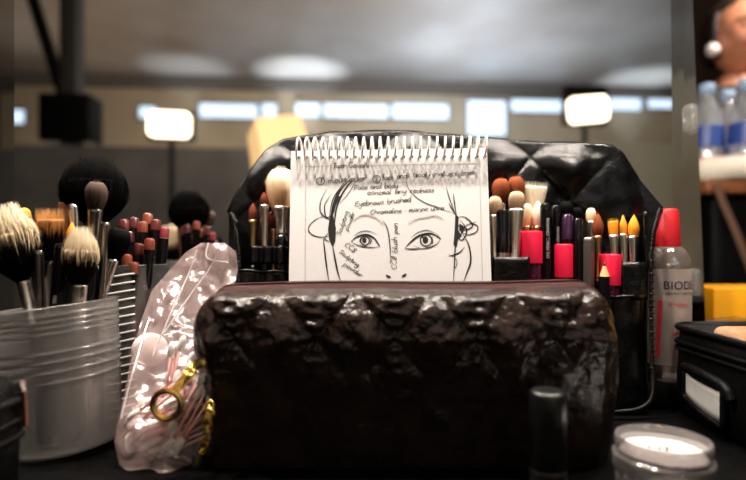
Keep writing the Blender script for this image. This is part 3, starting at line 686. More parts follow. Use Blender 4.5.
GL = {  # single-stroke hand lettering; x-height 1, baseline 0, up positive
 'a': (0.9, [[(.75, .85), (.35, 1), (.05, .5), (.3, .02), (.65, .3), (.75, .9), (.75, .2), (.95, .02)]]),
 'b': (0.8, [[(.1, 1.9), (.1, .05), (.5, 0), (.75, .45), (.5, .95), (.1, .6)]]),
 'c': (0.75, [[(.7, .85), (.35, 1), (.05, .5), (.35, 0), (.7, .15)]]),
 'd': (0.9, [[(.7, .8), (.3, .95), (.05, .45), (.3, 0), (.7, .3), (.8, 1.9), (.78, .1), (.95, 0)]]),
 'e': (0.75, [[(.08, .5), (.65, .6), (.5, .98), (.12, .75), (.1, .2), (.4, 0), (.75, .15)]]),
 'f': (0.55, [[(.6, 1.8), (.3, 1.8), (.22, 1), (.2, -.3)], [(.0, .95), (.55, 1)]]),
 'g': (0.85, [[(.7, .9), (.3, 1), (.05, .5), (.35, .05), (.7, .4), (.72, .9), (.7, -.6), (.3, -.9), (.05, -.6)]]),
 'h': (0.85, [[(.1, 1.9), (.1, 0), (.12, .6), (.45, 1), (.7, .7), (.72, 0)]]),
 'i': (0.4, [[(.15, .95), (.17, .05), (.35, 0)], [(.18, 1.45), (.24, 1.5)]]),
 'k': (0.8, [[(.1, 1.9), (.1, 0)], [(.65, 1), (.12, .45), (.7, 0)]]),
 'l': (0.4, [[(.15, 1.9), (.13, .2), (.35, 0)]]),
 'm': (1.25, [[(.08, 1), (.08, 0), (.15, .8), (.4, .95), (.5, .6), (.5, 0), (.6, .8), (.85, .95), (.98, .6), (1.0, 0), (1.15, .05)]]),
 'n': (0.85, [[(.08, 1), (.08, 0), (.15, .7), (.45, 1), (.65, .7), (.67, .05), (.8, 0)]]),
 'o': (0.85, [[(.4, 1), (.05, .55), (.35, 0), (.75, .4), (.6, .95), (.35, 1)]]),
 'p': (0.85, [[(.1, 1), (.08, -.9)], [(.1, .7), (.45, 1), (.75, .55), (.45, .02), (.1, .2)]]),
 'r': (0.65, [[(.1, 1), (.1, 0), (.15, .65), (.4, 1), (.6, .88)]]),
 's': (0.65, [[(.6, .88), (.3, 1), (.12, .75), (.5, .4), (.5, .1), (.2, 0), (.02, .15)]]),
 't': (0.55, [[(.22, 1.6), (.2, .2), (.35, 0), (.5, .1)], [(0, 1), (.5, 1.05)]]),
 'u': (0.85, [[(.08, 1), (.08, .25), (.35, 0), (.65, .3), (.7, 1), (.7, .1), (.85, 0)]]),
 'v': (0.75, [[(.05, 1), (.35, 0), (.7, 1.05)]]),
 'w': (1.1, [[(.05, 1), (.25, 0), (.5, .8), (.75, 0), (1.0, 1.05)]]),
 'y': (0.8, [[(.05, 1), (.15, .3), (.45, .2), (.7, 1), (.6, -.3), (.3, -.9), (.05, -.7)]]),
 'J': (0.9, [[(.2, 1.8), (.85, 1.8)], [(.6, 1.8), (.55, .2), (.25, -.1), (.02, .3)]]),
 'C': (1.1, [[(1.0, 1.5), (.6, 1.8), (.1, 1), (.4, .05), (1.0, .2)]]),
 'E': (0.95, [[(.85, 1.75), (.2, 1.7), (.1, 1), (.7, 1)], [(.1, 1), (.05, .1), (.9, .05)]]),
 'F': (0.9, [[(.9, 1.8), (.15, 1.75), (.12, 0)], [(.1, .95), (.7, 1)]]),
 'S': (0.9, [[(.85, 1.5), (.4, 1.8), (.1, 1.35), (.7, .7), (.6, .1), (.05, .15)]]),
 '8': (0.9, [[(.75, 1.5), (.4, 1.8), (.15, 1.4), (.7, .6), (.4, 0), (.08, .45), (.7, 1.3), (.75, 1.5)]]),
 '1': (0.5, [[(.1, 1.2), (.3, 1.5), (.3, 0)]]), '2': (0.9, [[(.1, 1.3), (.4, 1.6), (.7, 1.2), (.1, 0), (.8, .05)]]),
 ':': (0.4, [[(.15, .2), (.22, .25)], [(.15, .85), (.22, .9)]]), ' ': (0.75, [])}
def write(bm, s, a, b, xh, wpx=0.60):
    """letters from pixel a to pixel b along the baseline, x-height xh pixels"""
    tot = sum(GL[ch][0] for ch in s); dx, dy = b[0]-a[0], b[1]-a[1]; Ln = math.hypot(dx, dy); ux, uy = dx/Ln, dy/Ln; k = Ln/tot; pos = 0
    for ch in s:
        wd, st = GL[ch]; j = R.uniform(-0.12, 0.12); sc = R.uniform(0.92, 1.1)
        for line in st:
            pp = smooth_line([((pos+x+0.12*y)*k, (y*sc+j)*xh, 0) for x, y in line], 3)
            ribbon(bm, [(a[0]+ux*p.x+uy*p.y, a[1]+uy*p.x-ux*p.y) for p in pp], wpx*R.uniform(0.85, 1.15))
        pos += wd
LINES = [('Just Cavalli', (332, 168), (369, 167), 2.7), ('moisturiser', (328, 183), (366, 180.5), 2.9), ('face and', (382, 180), (407, 178), 2.9), ('body', (413, 177), (430, 176.5), 2.7), ('natural base', (435, 176.5), (475, 174), 2.7),
         ('Face and body', (354, 190), (398, 187.5), 2.8), ('conceal any redness', (367, 195), (434, 192), 2.5), ('Eyebrows brushed', (355, 206.5), (411, 201.5), 2.8), ('Chromaline : marine ultra', (370, 214.5), (444, 209.5), 2.5),
         ('Sculpting', (340, 236), (349, 212), 2.6), ('powder', (348, 231), (355, 213), 2.3), ('CC8', (344, 245), (354, 253), 2.6), ('Sculpting', (339, 252), (358, 267), 2.3), ('powder', (343, 265), (361, 277), 2.3), ('CC8 blush pen', (396.5, 270), (397.5, 223), 2.8)]
for s, a, b, xh in LINES:
    g = nb(); write(g, s, a, b, xh); obj('handwriting', g, ink, pad, False)
g = nb()
for cx_, cy_, n_ in ((320.5, 181, '1'), (376.5, 179, '2')):
    ribbon(g, [(cx_+4*math.cos(i*math.pi/9), cy_+3.6*math.sin(i*math.pi/9)) for i in range(19)], 0.65); write(g, n_, (cx_-1.3, cy_+2.2), (cx_+1.4, cy_+2.2), 2.8, 0.7)
obj('circled_number', g, ink, pad, False)
g = nb()       # faint ruled frame
ribbon(g, [(305, 166.5), (480, 163.5)], 0.45); ribbon(g, [(306, 150), (305, 300)], 0.4); ribbon(g, [(479, 150), (483, 300)], 0.4)
obj('ruled_lines', g, pencil_line, pad, False)
g = nb()       # brows
for ln in ([(218, 272), (240, 258), (262, 256), (290, 266), (314, 288)], [(386, 282), (410, 268), (440, 262), (470, 258), (497, 272)]):
    curve(g, ln, 0.7)
    for k in range(14):
        q = smooth_line([(p[0], p[1], 0) for p in ln], 4)[k+1]; curve(g, [(q.x, q.y+7), (q.x+(5 if ln[0][0] < 300 else -5), q.y-5)], 0.45)
obj('eyebrow_sketch', g, brow_line, pad, False)
def eye(pts_up, pts_lo, ic, ir, crease, extra):
    g = nb(); curve(g, pts_up, 1.5); curve(g, pts_lo, 0.8)
    curve(g, [(ic[0]+ir*math.cos(i*math.pi/6), ic[1]+ir*math.sin(i*math.pi/6)) for i in range(12)], 0.8, closed=True)
    blob(g, [(ic[0]-2+ir*0.5*math.cos(i*math.pi/8), ic[1]-1+ir*0.62*math.sin(i*math.pi/8)) for i in range(16)])
    curve(g, crease, 0.6)
    for e in extra: curve(g, e, 0.9)
    obj('eye_drawing', g, ink, pad, False)
eye([(213, 334), (232, 320), (258, 314), (283, 325), (300, 349)], [(213, 334), (230, 344), (252, 350), (278, 352), (300, 349)], (255, 332), 13, [(220, 320), (240, 306), (265, 303), (292, 314)],
    [[(244, 322), (240, 332), (246, 342)], [(268, 322), (274, 332), (268, 344)], [(284, 326), (300, 349)]])
eye([(374, 356), (392, 336), (420, 316), (455, 311), (482, 327)], [(400, 346), (425, 356), (450, 352), (470, 342), (482, 327)], (438, 331), 17, [(392, 324), (415, 307), (445, 301), (480, 318)],
    [[(374, 356), (400, 357), (422, 355)], [(420, 325), (424, 342)], [(456, 320), (458, 342)], [(470, 316), (483, 328)], [(425, 318), (432, 326)]])
g = nb()
for ln, wd in (([(308, 272), (322, 295), (330, 345), (331, 402)], 0.9), ([(318, 434), (325, 440), (333, 441)], 1.8), ([(365, 438), (372, 437), (379, 431)], 1.8)): curve(g, ln, wd)
obj('nose_drawing', g, ink, pad, False)
g = nb()
for ln, wd in (([(228, 144), (205, 165), (180, 205), (166, 255), (161, 345)], 1.4), ([(210, 148), (182, 180), (163, 225), (150, 285), (156, 340)], 1.6), ([(198, 150), (172, 190), (156, 240), (150, 300)], 1.0),
    ([(192, 160), (160, 205), (148, 262)], 0.8), ([(140, 178), (122, 215), (124, 250), (155, 268), (158, 235)], 0.9), ([(156, 190), (134, 226), (140, 262), (160, 250)], 0.8),
    ([(155, 262), (120, 262), (90, 284), (88, 306), (112, 320), (146, 318), (152, 300)], 0.8), ([(130, 322), (134, 360), (140, 410), (148, 462)], 1.2), ([(156, 335), (164, 380), (172, 420), (184, 462)], 1.3),
    ([(146, 308), (134, 326), (150, 336)], 0.8), ([(230, 150), (205, 190), (180, 220)], 0.6)): curve(g, ln, wd)
blob(g, [(148, 270), (160, 258), (168, 295), (166, 335), (158, 352), (148, 330), (144, 300)])
blob(g, [(160, 215), (172, 195), (180, 200), (168, 225), (162, 250), (155, 252)])
obj('left_hair_drawing', g, ink, pad, False)
g = nb()
for ln, wd in (([(378, 150), (388, 180), (425, 213), (480, 235), (525, 252)], 0.7), ([(498, 170), (510, 210), (527, 256)], 0.7), ([(520, 190), (524, 225), (530, 262)], 0.9), ([(505, 218), (518, 240), (532, 262)], 0.9),
    ([(528, 250), (526, 330), (523, 400), (520, 462)], 1.0), ([(548, 312), (566, 345), (572, 392), (560, 430), (548, 462)], 1.3), ([(504, 374), (518, 376), (540, 366), (554, 350)], 1.0),
    ([(530, 262), (556, 262), (578, 286), (556, 300), (532, 290)], 1.0), ([(535, 300), (568, 282), (592, 288), (588, 306), (560, 314), (538, 300)], 0.9), ([(540, 270), (560, 300), (548, 330), (532, 322)], 1.1),
    ([(530, 280), (545, 300), (540, 322)], 1.0), ([(524, 378), (531, 396), (526, 414), (521, 400)], 0.6), ([(560, 285), (590, 275)], 0.6)): curve(g, ln, wd)
blob(g, [(526, 252), (536, 262), (534, 300), (545, 318), (534, 330), (530, 352), (520, 345), (524, 300)])
blob(g, [(538, 280), (556, 292), (548, 308), (538, 300)])
obj('right_hair_drawing', g, ink, pad, False)

# ---------------------------------------------------------------- quilted pouch
PF, PB = 0.298, 0.366
pxl, pxr = W(193, 0, .322).x, W(617, 0, .322).x
pouch = thing('quilted_pouch', 'dark brown glossy quilted zip pouch filling the foreground in front of the sketch pad', 'pouch', ((pxl+pxr)/2, 0.336, TZ))
pof = Vector(pouch.location); HWD = (pxr-pxl)/2; PH = W(0, 286.5, 0.344).z-TZ
def LEAN(s): return 0.017*(1-s)-0.002
def pouch_top(x):     # height of the ridge over x (local), dropping at both rounded corners
    k = (abs(x)/HWD); d = 0.0 if k < 0.86 else ((k-0.86)/0.14)**2.2*0.020
    return PH-d-0.0008*math.sin(x*30)+0.0025*(x/HWD)*0.6
def pouch_pt(u, v):
    """u 0..1 left to right, v 0..1: front bottom, up, over the top, down the back"""
    x = -HWD+2*HWD*u
    H = pouch_top(x); dep = (PB-PF)/2*(0.35+0.65*min(1, (1-abs(x)/HWD)*9)**0.5)
    if v < 0.62: s = v/0.62; ang = s
    a = v*math.pi   # superellipse
    cy, cz = -math.cos(a), math.sin(a)
    n_ = 0.42
    y = dep*math.copysign(abs(cy)**0.46, cy); z = H*abs(cz)**0.56
    q = quilt(x+0.0065, (z-0.020)*0.80, 0.0455)
    front = 1 if v < 0.5 else 0.4
    amp = (0.0046*min(1, q*3.0)**0.55)*min(1, max(0, (H-z)/0.004+0.25))*front*min(1, z/0.01)
    xs = abs(((x+0.0065)/0.0475) - round((x+0.0065)/0.0475))*0.0475
    pucker = math.exp(-(xs/0.005)**2)*0.0010*math.sin(z*900)
    nz = 0.0020*noise.noise(Vector((x*75, z*90, 4)))+0.0011*noise.noise(Vector((x*160, z*160, 9)))+0.0005*noise.noise(Vector((x*420, z*420, 2)))
    y += (amp+nz+pucker)*(1 if cy > 0 else -1)*(0.18+0.82*min(1, max(0, (z/H-0.48)/0.25)))
    x2 = x+0.0025*math.sin(z*40)*(abs(x)/HWD)**8
    return Vector((x2, y+LEAN(z/H), max(z, 0.0004)))
g = nb(); gr = grid(g, pouch_pt, 300, 150)
g.faces.new([gr[0][j] for j in range(151)]); g.faces.new([gr[-1][j] for j in range(150, -1, -1)])
obj('body', g, pouch_leather, pouch)
def ridge(x, dy, dz=0.0): return Vector((x, dy, pouch_top(x)+dz))
xs = [-HWD*0.985+2*HWD*0.985*i/160 for i in range(161)]
def strip(y0, y1, z0, z1, m, name):
    g = nb(); rows = []
    for x in xs:
        e = min(1, (1-abs(x)/HWD)*9)
        rows.append([g.verts.new(Vector((x, (y0+(y1-y0)*k/5)*(0.35+0.65*e**0.5), pouch_top(x)+z0+(z1-z0)*math.sin(math.pi*k/5)))+Vector((0, 0.008, 0))) for k in range(6)])
    for a, b in zip(rows, rows[1:]):
        for k in range(5): g.faces.new((a[k], b[k], b[k+1], a[k+1]))
    o = obj(name, g, m, pouch); o.modifiers.new('s', 'SOLIDIFY').thickness = 0.0012
strip(-0.0165, -0.004, -0.0022, 0.0022, maroon, 'zip_tape'); strip(0.004, 0.0165, 0.0005, 0.003, maroon, 'zip_tape')
g = nb()
for i in range(170):
    x = -HWD*0.93+2*HWD*0.93*i/169; p = ridge(x, 0, 0.0022); box(g, p.x-0.0005, p.x+0.0005, 0.0052, 0.0108, p.z-0.0012, p.z+0.0008)
obj('zip_teeth', g, zip_dark, pouch, False)
g = nb()
for (dy, dz) in ((-0.0175, -0.0030), (-0.0045, 0.0012)):
    tube(g, [Vector((x, 0.008+dy*(0.35+0.65*min(1, (1-abs(x)/HWD)*9)**0.5), pouch_top(x)+dz)) for x in xs], 0.0009, 6)
obj('zip_piping', g, maroon, pouch)
g = nb()
for i in range(130):
    x = -HWD*0.95+2*HWD*0.95*i/129; y = 0.008-0.0225*(0.35+0.65*min(1, (1-abs(x)/HWD)*9)**0.5); z = pouch_top(x)-0.0046
    tube(g, [(x, y-0.0006, z), (x+0.0018, y-0.0006, z)], 0.0003, 5)
obj('stitching', g, thread, pouch)
# gold ring pull and chain
def P2(px, py, Y): return W(px, py, Y)-pof
g = nb(); c0 = P2(167, 404.5, 0.304)
for (ro, ri) in ((0.0095, 0.0063),):
    prof = [(ri, -0.0008), (ri, 0.0008), ((ro+ri)/2, 0.0014), (ro, 0.0008), (ro, -0.0008), ((ro+ri)/2, -0.0014)]
    rings = [[g.verts.new(c0+Vector((r*math.cos(a), y, r*math.sin(a)))) for r, y in prof] for a in [2*math.pi*i/36 for i in range(36)]]
    for i in range(36):
        A, B_ = rings[i], rings[(i+1) % 36]
        for k in range(6): g.faces.new((A[k], A[(k+1) % 6], B_[(k+1) % 6], B_[k]))
a, b = P2(174, 392, 0.304), P2(192, 370, 0.308)
d = (b-a).normalized(); s = d.cross(Vector((0, 1, 0)))
def bar(bm, a, b, w0, w1, th):
    d = (b-a).normalized(); s = d.cross(Vector((0, 1, 0))).normalized(); vs = []
    for p, w_ in ((a, w0), (b, w1)):
        for (i, j) in ((-1, -1), (1, -1), (1, 1), (-1, 1)): vs.append(bm.verts.new(p+s*w_*i+Vector((0, th*j, 0))))
    for f in ((0, 1, 2, 3), (4, 7, 6, 5), (0, 4, 5, 1), (1, 5, 6, 2), (2, 6, 7, 3), (3, 7, 4, 0)): bm.faces.new([vs[i] for i in f])
bar(g, a, b, 0.0018, 0.0034, 0.0012)
ring_pull = obj('ring_pull', g, gold, pouch, angle=35)
g = nb(); bar(g, P2(189, 373, 0.308), P2(197, 362, 0.316), 0.0028, 0.0022, 0.0028); bar(g, P2(184, 383, 0.3035), P2(189, 376, 0.3035), 0.0007, 0.0007, 0.0006); obj('zip_slider', g, gold, pouch, False)
g = nb(); link_pts = smooth_line([P2(209, 408, 0.300), P2(207, 420, 0.298), P2(208, 434, 0.298), P2(203, 448, 0.299), P2(197, 462, 0.300)], 8)
for i in range(0, len(link_pts)-1, 3):
    p = link_pts[i]; dr = (link_pts[min(i+1, len(link_pts)-1)]-link_pts[max(0, i-1)]).normalized(); sd = Vector((0, 1, 0)) if (i//2) % 2 else dr.cross(Vector((0, 1, 0))).normalized()
    tube(g, [p+dr*0.0040*math.cos(q*math.pi/6)+sd*0.0023*math.sin(q*math.pi/6) for q in range(12)], 0.0006, 6, closed=True)
tube(g, [P2(209+5*math.cos(q*math.pi/6), 414+5*math.sin(q*math.pi/6), 0.298) for q in range(12)], 0.0010, 6, closed=True)
obj('chain_pull', g, gold, pouch)

# ---------------------------------------------------------------- left cup with brushes
def cup(name, label, base, axis, r0, r1, h, m, rings=(), th=0.0012, rib=0.0006):
    t = thing(name, label, 'cup', base, None, axis); g = nb(); N = 60
    def rr(z):
        r = r0+(r1-r0)*z/h
        for (zz) in rings: r += rib*math.exp(-((z-zz*h)/0.0010)**2)
        return r
    zs = sorted(set([h*i/110 for i in range(111)]))
    outer = [(rr(z), z) for z in zs]; inner = [(rr(z)-th, z) for z in zs if z > 0.0015][::-1]
    lathe(g, [(r0*0.9, 0)]+outer+[(outer[-1][0]+0.0006, h+0.0004), (outer[-1][0]+0.0002, h+0.0012), (outer[-1][0]-th, h+0.0008)]+inner+[(r0*0.5, 0.0015)], N)
    obj('cup_wall', g, m, t); return t
cup_b = Vector(((70-CX)/F*0.352, 0.352, TZ+0.0005)); cup_t = W(53, 310, 0.352)+Vector((0, 0, 0))
ax1 = (cup_t-cup_b).normalized(); h1 = (cup_t-cup_b).length
cup_b = cup_b+Vector((0, 0, 0.0022))
cup('plastic_cup', 'frosted white plastic cup full of brushes in the left foreground', cup_b, ax1, 0.0318, 0.0385, h1, cup_plastic, rings=[0.95, 0.91, 0.87, 0.83, 0.70, 0.64, 0.57, 0.50], rib=0.0010)
G1 = 'brushes in the frosted cup'
def in1(dx, dy, z=0.004): # a point at the inside bottom of cup 1
    return cup_b+ax1*z+Vector((dx, dy, 0))
brush(W(94, 164, .383), in1(0.012, 0.016), 'very large round black powder brush, tallest in the frosted cup', 'black', 'fluff', 60, 20, 63, 40, dark_silver, None, 1, 2600, G1, hr=9)
brush(W(97, 181, .352), in1(0.006, 0.004), 'small taupe eye brush in front of the large black powder brush', 'taupe', 'dome', 29, 13, 22, 44, dark_silver, None, 1, 420, G1, hr=10)
brush(W(81, 232, .338), in1(0.010, -0.012), 'black stippling brush with cream tips in front of the taupe brush', 'stipple', 'fluff', 53, 15, 34, 40, silver, None, .9, 1300, G1, hr=13)
brush(W(4, 212, .338), in1(0.006, -0.014), 'large black stippling brush with long cream tips, leaning out at the far left', 'stipple', 'fluff', 72, 12, 54, 46, silver, None, .6, 2200, G1, hr=13)
brush(W(50, 212, .348), in1(-0.010, 0.002), 'flat-topped black brush with orange brown tips, left middle of the frosted cup', 'orange_black', 'flat', 50, 22, 29, 60, silver, None, .55, 1200, G1, hr=14)
brush(W(122, 227, .362), in1(-0.008, 0.004), 'small black smudging brush leaning right, at the right side of the frosted cup', 'black', 'dome', 34, 12, 25, 66, silver, None, .8, 380, G1, hr=9)
brush(W(23, 208, .372), in1(-0.012, 0.014), 'brush with a small yellow tip above black, at the back of the frosted cup', 'yellow', 'dome', 16, 10, 13, 40, black_gloss, None, 1, 120, G1)
brush(W(72, 222, .345), in1(-0.002, -0.006), 'narrow pointed brush with an orange tip in the frosted cup', 'orange', 'point', 20, 7, 9, 30, dark_silver, None, 1, 90, G1)
woodm = mat('reddish_wood', (0.19, 0.055, 0.025), 0.4, coat=0.3, rgb2=(0.13, 0.035, 0.015), nscale=80)
t = thing('wooden_spatula', 'reddish brown wooden spatula handle beside the orange-tipped flat brush', 'spatula', in1(0.004, 0.012), None, W(64, 202, .368)-in1(0.004, 0.012))
g = nb(); Ls = (W(64, 202, .368)-in1(0.004, 0.012)).length; box(g, -0.0042, 0.0042, -0.0012, 0.0012, 0, Ls, 0.0011); obj('blade', g, woodm, t)
# upturned handles
for (px, py, Y, dx, dy, rr_, m_, txt, lab) in [
    (62, 243, .336, -.008, -.012, .0042, black_gloss, '888', 'black brush handle printed with small silver figures in the front of the frosted cup'),
    (73, 204, .362, .004, .008, .0034, silver, None, 'bright silver brush handle sticking up behind the narrow orange-tipped brush'),
    (106, 222, .356, .014, .002, .0026, dark_silver, None, 'slim silver brush handle between the taupe and the black smudging brush'),
    (39, 250, .334, -.012, -.010, .0026, dark_silver, None, 'silver brush handle standing below the flat orange-tipped brush')]:
    pencil(W(px, py, Y), in1(dx, dy), lab, rr_, m_, m_, .003, 'handles standing in the frosted cup', name='upended_brush', txt=txt, txt_at=.80)

# second cup with lip pencils
c2b = Vector(((131-CX)/F*0.415, 0.413, TZ+0.0005)); c2t = W(127, 268, 0.415); ax2 = (c2t-c2b).normalized(); h2 = (c2t-c2b).length
c2 = cup('ribbed_plastic_cup', 'smoky clear plastic cup with slanted raised ribs, full of lip pencils, behind the frosted cup', c2b+Vector((0, 0, 0.001)), ax2, 0.0255, 0.0300, h2, cup_plastic_dark, rings=[0.985])
g = nb()
for k in range(18):
    z = h2*(0.985-0.052*k)-0.006; r = 0.0255+0.0045*z/h2+0.0004
    a0, a1 = math.radians(-98), math.radians(-56)
    tube(g, [(r*math.cos(a0+(a1-a0)*q/8), r*math.sin(a0+(a1-a0)*q/8), z+0.0030*q/8) for q in range(9)], 0.00075, 6)
obj('grip_ribs', g, rib_white, c2)
GL2 = 'lip pencils in the ribbed cup'
pens = [(116, 231, .404, 2, 'pencil with a rose end, leftmost in the ribbed cup'), (124, 219, .418, 1, 'pencil with a brick red end behind the leftmost ones'), (134, 217, .424, 3, 'dark plum-ended pencil near the back of the ribbed cup'),
        (143, 221, .412, 0, 'terracotta-ended pencil in the middle of the ribbed cup'), (148, 213, .426, 4, 'rust-ended pencil, tallest in the ribbed cup'), (156, 219, .420, 1, 'brick-ended pencil at the right rear of the ribbed cup'),
        (150, 238, .398, 0, 'short terracotta-ended pencil in front at the right of the ribbed cup'), (127, 254, .394, 4, 'short rust-ended pencil low at the left of the ribbed cup'), (134, 262, .392, 0, 'lowest pencil end peeking over the front rim of the ribbed cup'), (165, 227, .422, 2, 'rose-ended pencil leaning out at the right of the ribbed cup'), (129, 231, .410, 3, 'plum-ended pencil half hidden by the black smudging brush'), (139, 243, .402, 1, 'brick-ended pencil set low in the middle of the ribbed cup')]
for i, (px, py, Y, ci, lab) in enumerate(pens):
    a = i*2.4; bq = c2b+ax2*0.005+Vector((0.014*math.cos(a), 0.014*math.sin(a)*0.8, 0))
    tp = W(px, py, Y); bq = Vector((c2b.x+(tp.x-c2b.x)*0.45, c2b.y+(tp.y-c2b.y)*0.6, TZ+0.006))
    pencil(tp, bq, lab, .0037, black_gloss, cap_brown[ci], .0085, GL2, name='lip_pencil', txt='LIP' if i in (3, 6, 9) else None, txt_at=.80)

# ---------------------------------------------------------------- plastic bag with cotton swabs
bag = thing('plastic_bag', 'crumpled clear plastic bag of cotton swabs between the cups and the pouch', 'bag', ((165-CX)/F*0.330, 0.330, TZ))
bo_ = Vector(bag.location)
ltab = [(240, 206), (252, 186), (265, 174), (290, 152), (320, 141), (350, 133), (385, 126), (415, 120), (440, 115), (465, 120), (490, 132), (500, 134)]
rtab = [(240, 222), (252, 236), (270, 238), (300, 230), (330, 205), (380, 193), (440, 192), (500, 192)]
def BAGY(py): return interp([(243, .390), (270, .388), (330, .366), (420, .327), (500, .322)], py)
def bagf(side):
    def f(u, v):
        py = 243+v*(490-243); l, r = interp(ltab, py), interp(rtab, py)
        px = l+(r-l)*u; Y = BAGY(py); p = W(px, py, Y)
        bulge = (math.sin(math.pi*u)**0.6)*(0.0015+0.013*min(1, max(0, (py-270)/150)))*min(1, (497-py)/25+0.1)*(1 if py > 330 else 0.5)
        n = 0.0020*abs(noise.noise(Vector((p.x*60+p.z*30, p.z*25-p.x*20, side*9+2))))*3+0.0040*noise.noise(Vector((p.x*38, p.z*20, side*5)))+0.0034*noise.noise(Vector((p.x*95+p.z*60, p.z*45, side*3)))
        fold = 0.003*math.sin((px+0.7*py)*0.11+side)*min(1, u*4, (1-u)*4)
        y = Y+side*bulge+(n+fold)*min(1, u*6, (1-u)*6)
        z = max(TZ+0.0008, p.z)
        if p.z < TZ+0.0008: y += (TZ+0.0008-p.z)*0
        return Vector((p.x, y, z))-bo_
    return f
for s, nm in ((-1, 'front_sheet'), (1, 'back_sheet')):
    g = nb(); grid(g, bagf(s), 60, 120); obj(nm, g, bag_plastic, bag)
g = nb()   # folded creases catching light + zip band
fz = bagf(-1)
for pa in ([(0.15, .03), (.32, .12), (.42, .30), (.40, .45)], [(.75, .02), (.60, .10), (.50, .22), (.46, .36)], [(.30, .0), (.5, .06), (.85, .08)], [(.10, .3), (.16, .5), (.08, .7)]):
    pl = smooth_line([fz(*q)+Vector((0, -0.001, 0)) for q in pa], 8); tube(g, pl, 0.0006, 5)
obj('fold_edges', g, mixmat('bag_fold', [('transparent', (1, 1, 1), 0, 0.35), ('glossy', (1, 1, 1), 0.15, 0.35), ('diffuse', (0.9, 0.88, 0.88), 0, 0.3)]), bag)
# swabs
def swab_mesh():
    g = nb(); lathe(g, [(0.0011, -0.022), (0.0011, 0.022)], 8); me = bpy.data.meshes.new('cotton_swab'); g.to_mesh(me); g.free(); me.materials.append(stick_pink); me.shade_smooth()
    g = nb(); lathe(g, [(0.0006, 0), (0.0021, 0.0015), (0.0028, 0.005), (0.0026, 0.009), (0.0016, 0.0118), (0.0004, 0.0126)], 12); mb = bpy.data.meshes.new('cotton_bud'); g.to_mesh(mb); g.free(); mb.materials.append(cotton); mb.shade_smooth()
    return me, mb
sm, bmh = swab_mesh()
base = bpy.data.objects.new('cotton_swab', sm); C.collection.objects.link(base)
tag(base, 'pink-sticked cotton swab with white buds in the loose heap inside the plastic bag', 'cotton swab', 'cotton swabs in the plastic bag')
for s in (-1, 1):
    b_ = bpy.data.objects.new('cotton_bud', bmh); C.collection.objects.link(b_); b_.parent = base; b_.location.z = s*0.016
    if s < 0: b_.rotation_euler.x = math.pi
rr = random.Random(5)
def place(o, px, py, Y, ang, tilt):
    p = W(px, py, Y); d = Vector((math.sin(ang)*math.cos(tilt), math.sin(tilt), math.cos(ang)*math.cos(tilt)))
    q = p-d*0.030*1.2     # p is the lower bud
    o.rotation_mode = 'QUATERNION'; o.rotation_quaternion = Vector((0, 0, 1)).rotation_difference(-d); mid = p+d*0.026
    lo = mid.z-0.028*abs(d.z)
    if lo < TZ+0.005: mid.z += TZ+0.005-lo
    o.location = mid
spots = []
for k in range(90):
    v = rr.random(); py = 408+v*62; px = rr.uniform(121 if py > 420 else 130, 182)
    spots.append((px, py, rr.uniform(.318, .337), rr.uniform(0.75, 1.3) if px < 162 else rr.uniform(0.1, 0.6), rr.uniform(-0.12, 0.12)))
for i, sp in enumerate(spots):
    if i == 0: o = base
    else:
        o = base.copy(); C.collection.objects.link(o)
        for ch in [c for c in base.children]: cc = ch.copy(); C.collection.objects.link(cc); cc.parent = o
    o.scale = (0.82, 0.82, 0.82)
    place(o, *sp)
# pale round pads standing in the bag
for (px, py, rpx, lab) in ((150, 350, 17, 'round white cotton pad standing inside the plastic bag above the swabs'),):
    g = nb(); lathe(g, [(0.2e-3, -0.003), (rpx*.372/F*0.8, -0.003), (rpx*.372/F, 0), (rpx*.372/F*0.8, 0.003), (0.2e-3, 0.003)], 28)
    o = obj('cotton_pad', g, cotton); p = W(px, py, .362); o.location = p; o.rotation_euler = (math.pi/2, 0.3, 0.3); tag(o, lab, 'cotton pad')

# ---------------------------------------------------------------- cleansing water bottle on folded cloth
cloth = mat('black_towel', (0.002, 0.002, 0.002), 0.9, spec=0.04, rgb2=(0.004, 0.004, 0.004), nscale=200, bump=[(500, 0.0006)])
def towel(u, v):
    return None
g = nb(); box(g, -0.035, 0.10, -0.022, 0.030, 0, 0.019, 0.006, 4); bmesh.ops.subdivide_edges(g, edges=g.edges, cuts=6, use_grid_fill=True)
for v in g.verts: v.co += 0.0015*Vector(noise.noise_vector(v.co*50)); v.co.z = max(0.0003, v.co.z)
o = obj('folded_cloth', g, cloth); o.location = (0.245, 0.452, TZ); tag(o, 'folded black cloth lying under the clear red-capped bottle', 'cloth')
bx = W(667, 0, .452).x
bt = thing('cleanser_bottle', 'clear cosmetic water bottle with a red cap and pink-printed label beside the brush case', 'bottle', (bx, .452, TZ+.0200))
bt.rotation_euler.z = -.24
H_ = W(0, 209, .452).z-TZ-.0200
clear = mixmat('clear_plastic', [('transparent', (0.95, 0.93, 0.92), 0, 0.62), ('glossy', (1, 1, 1), 0.05, 0.22), ('diffuse', (0.5, 0.42, 0.38), 0, 0.13)])
g = nb(); lathe(g, [(.014, 0), (.0175, .002), (.0180, .01), (.0180, H_*.66), (.0172, H_*.71), (.013, H_*.765), (.0085, H_*.785)], 40); obj('bottle_body', g, clear, bt)
g = nb(); lathe(g, [(.0103, H_*.775), (.0105, H_*.79), (.0088, H_-.002), (.0070, H_)], 32); obj('bottle_cap', g, mat('red_cap', (0.42, 0.010, 0.016), 0.45, spec=0.3), bt, angle=50)
lab_m = mixmat('pale_label', [('diffuse', (0.55, 0.47, 0.43), 0, 0.5), ('transparent', (1, 1, 1), 0, 0.5)]); red_print = mat('red_print', (0.65, 0.04, 0.06), 0.5); dark_print = mat('dark_print', (0.03, 0.03, 0.05), 0.5)
g = nb(); N = 30
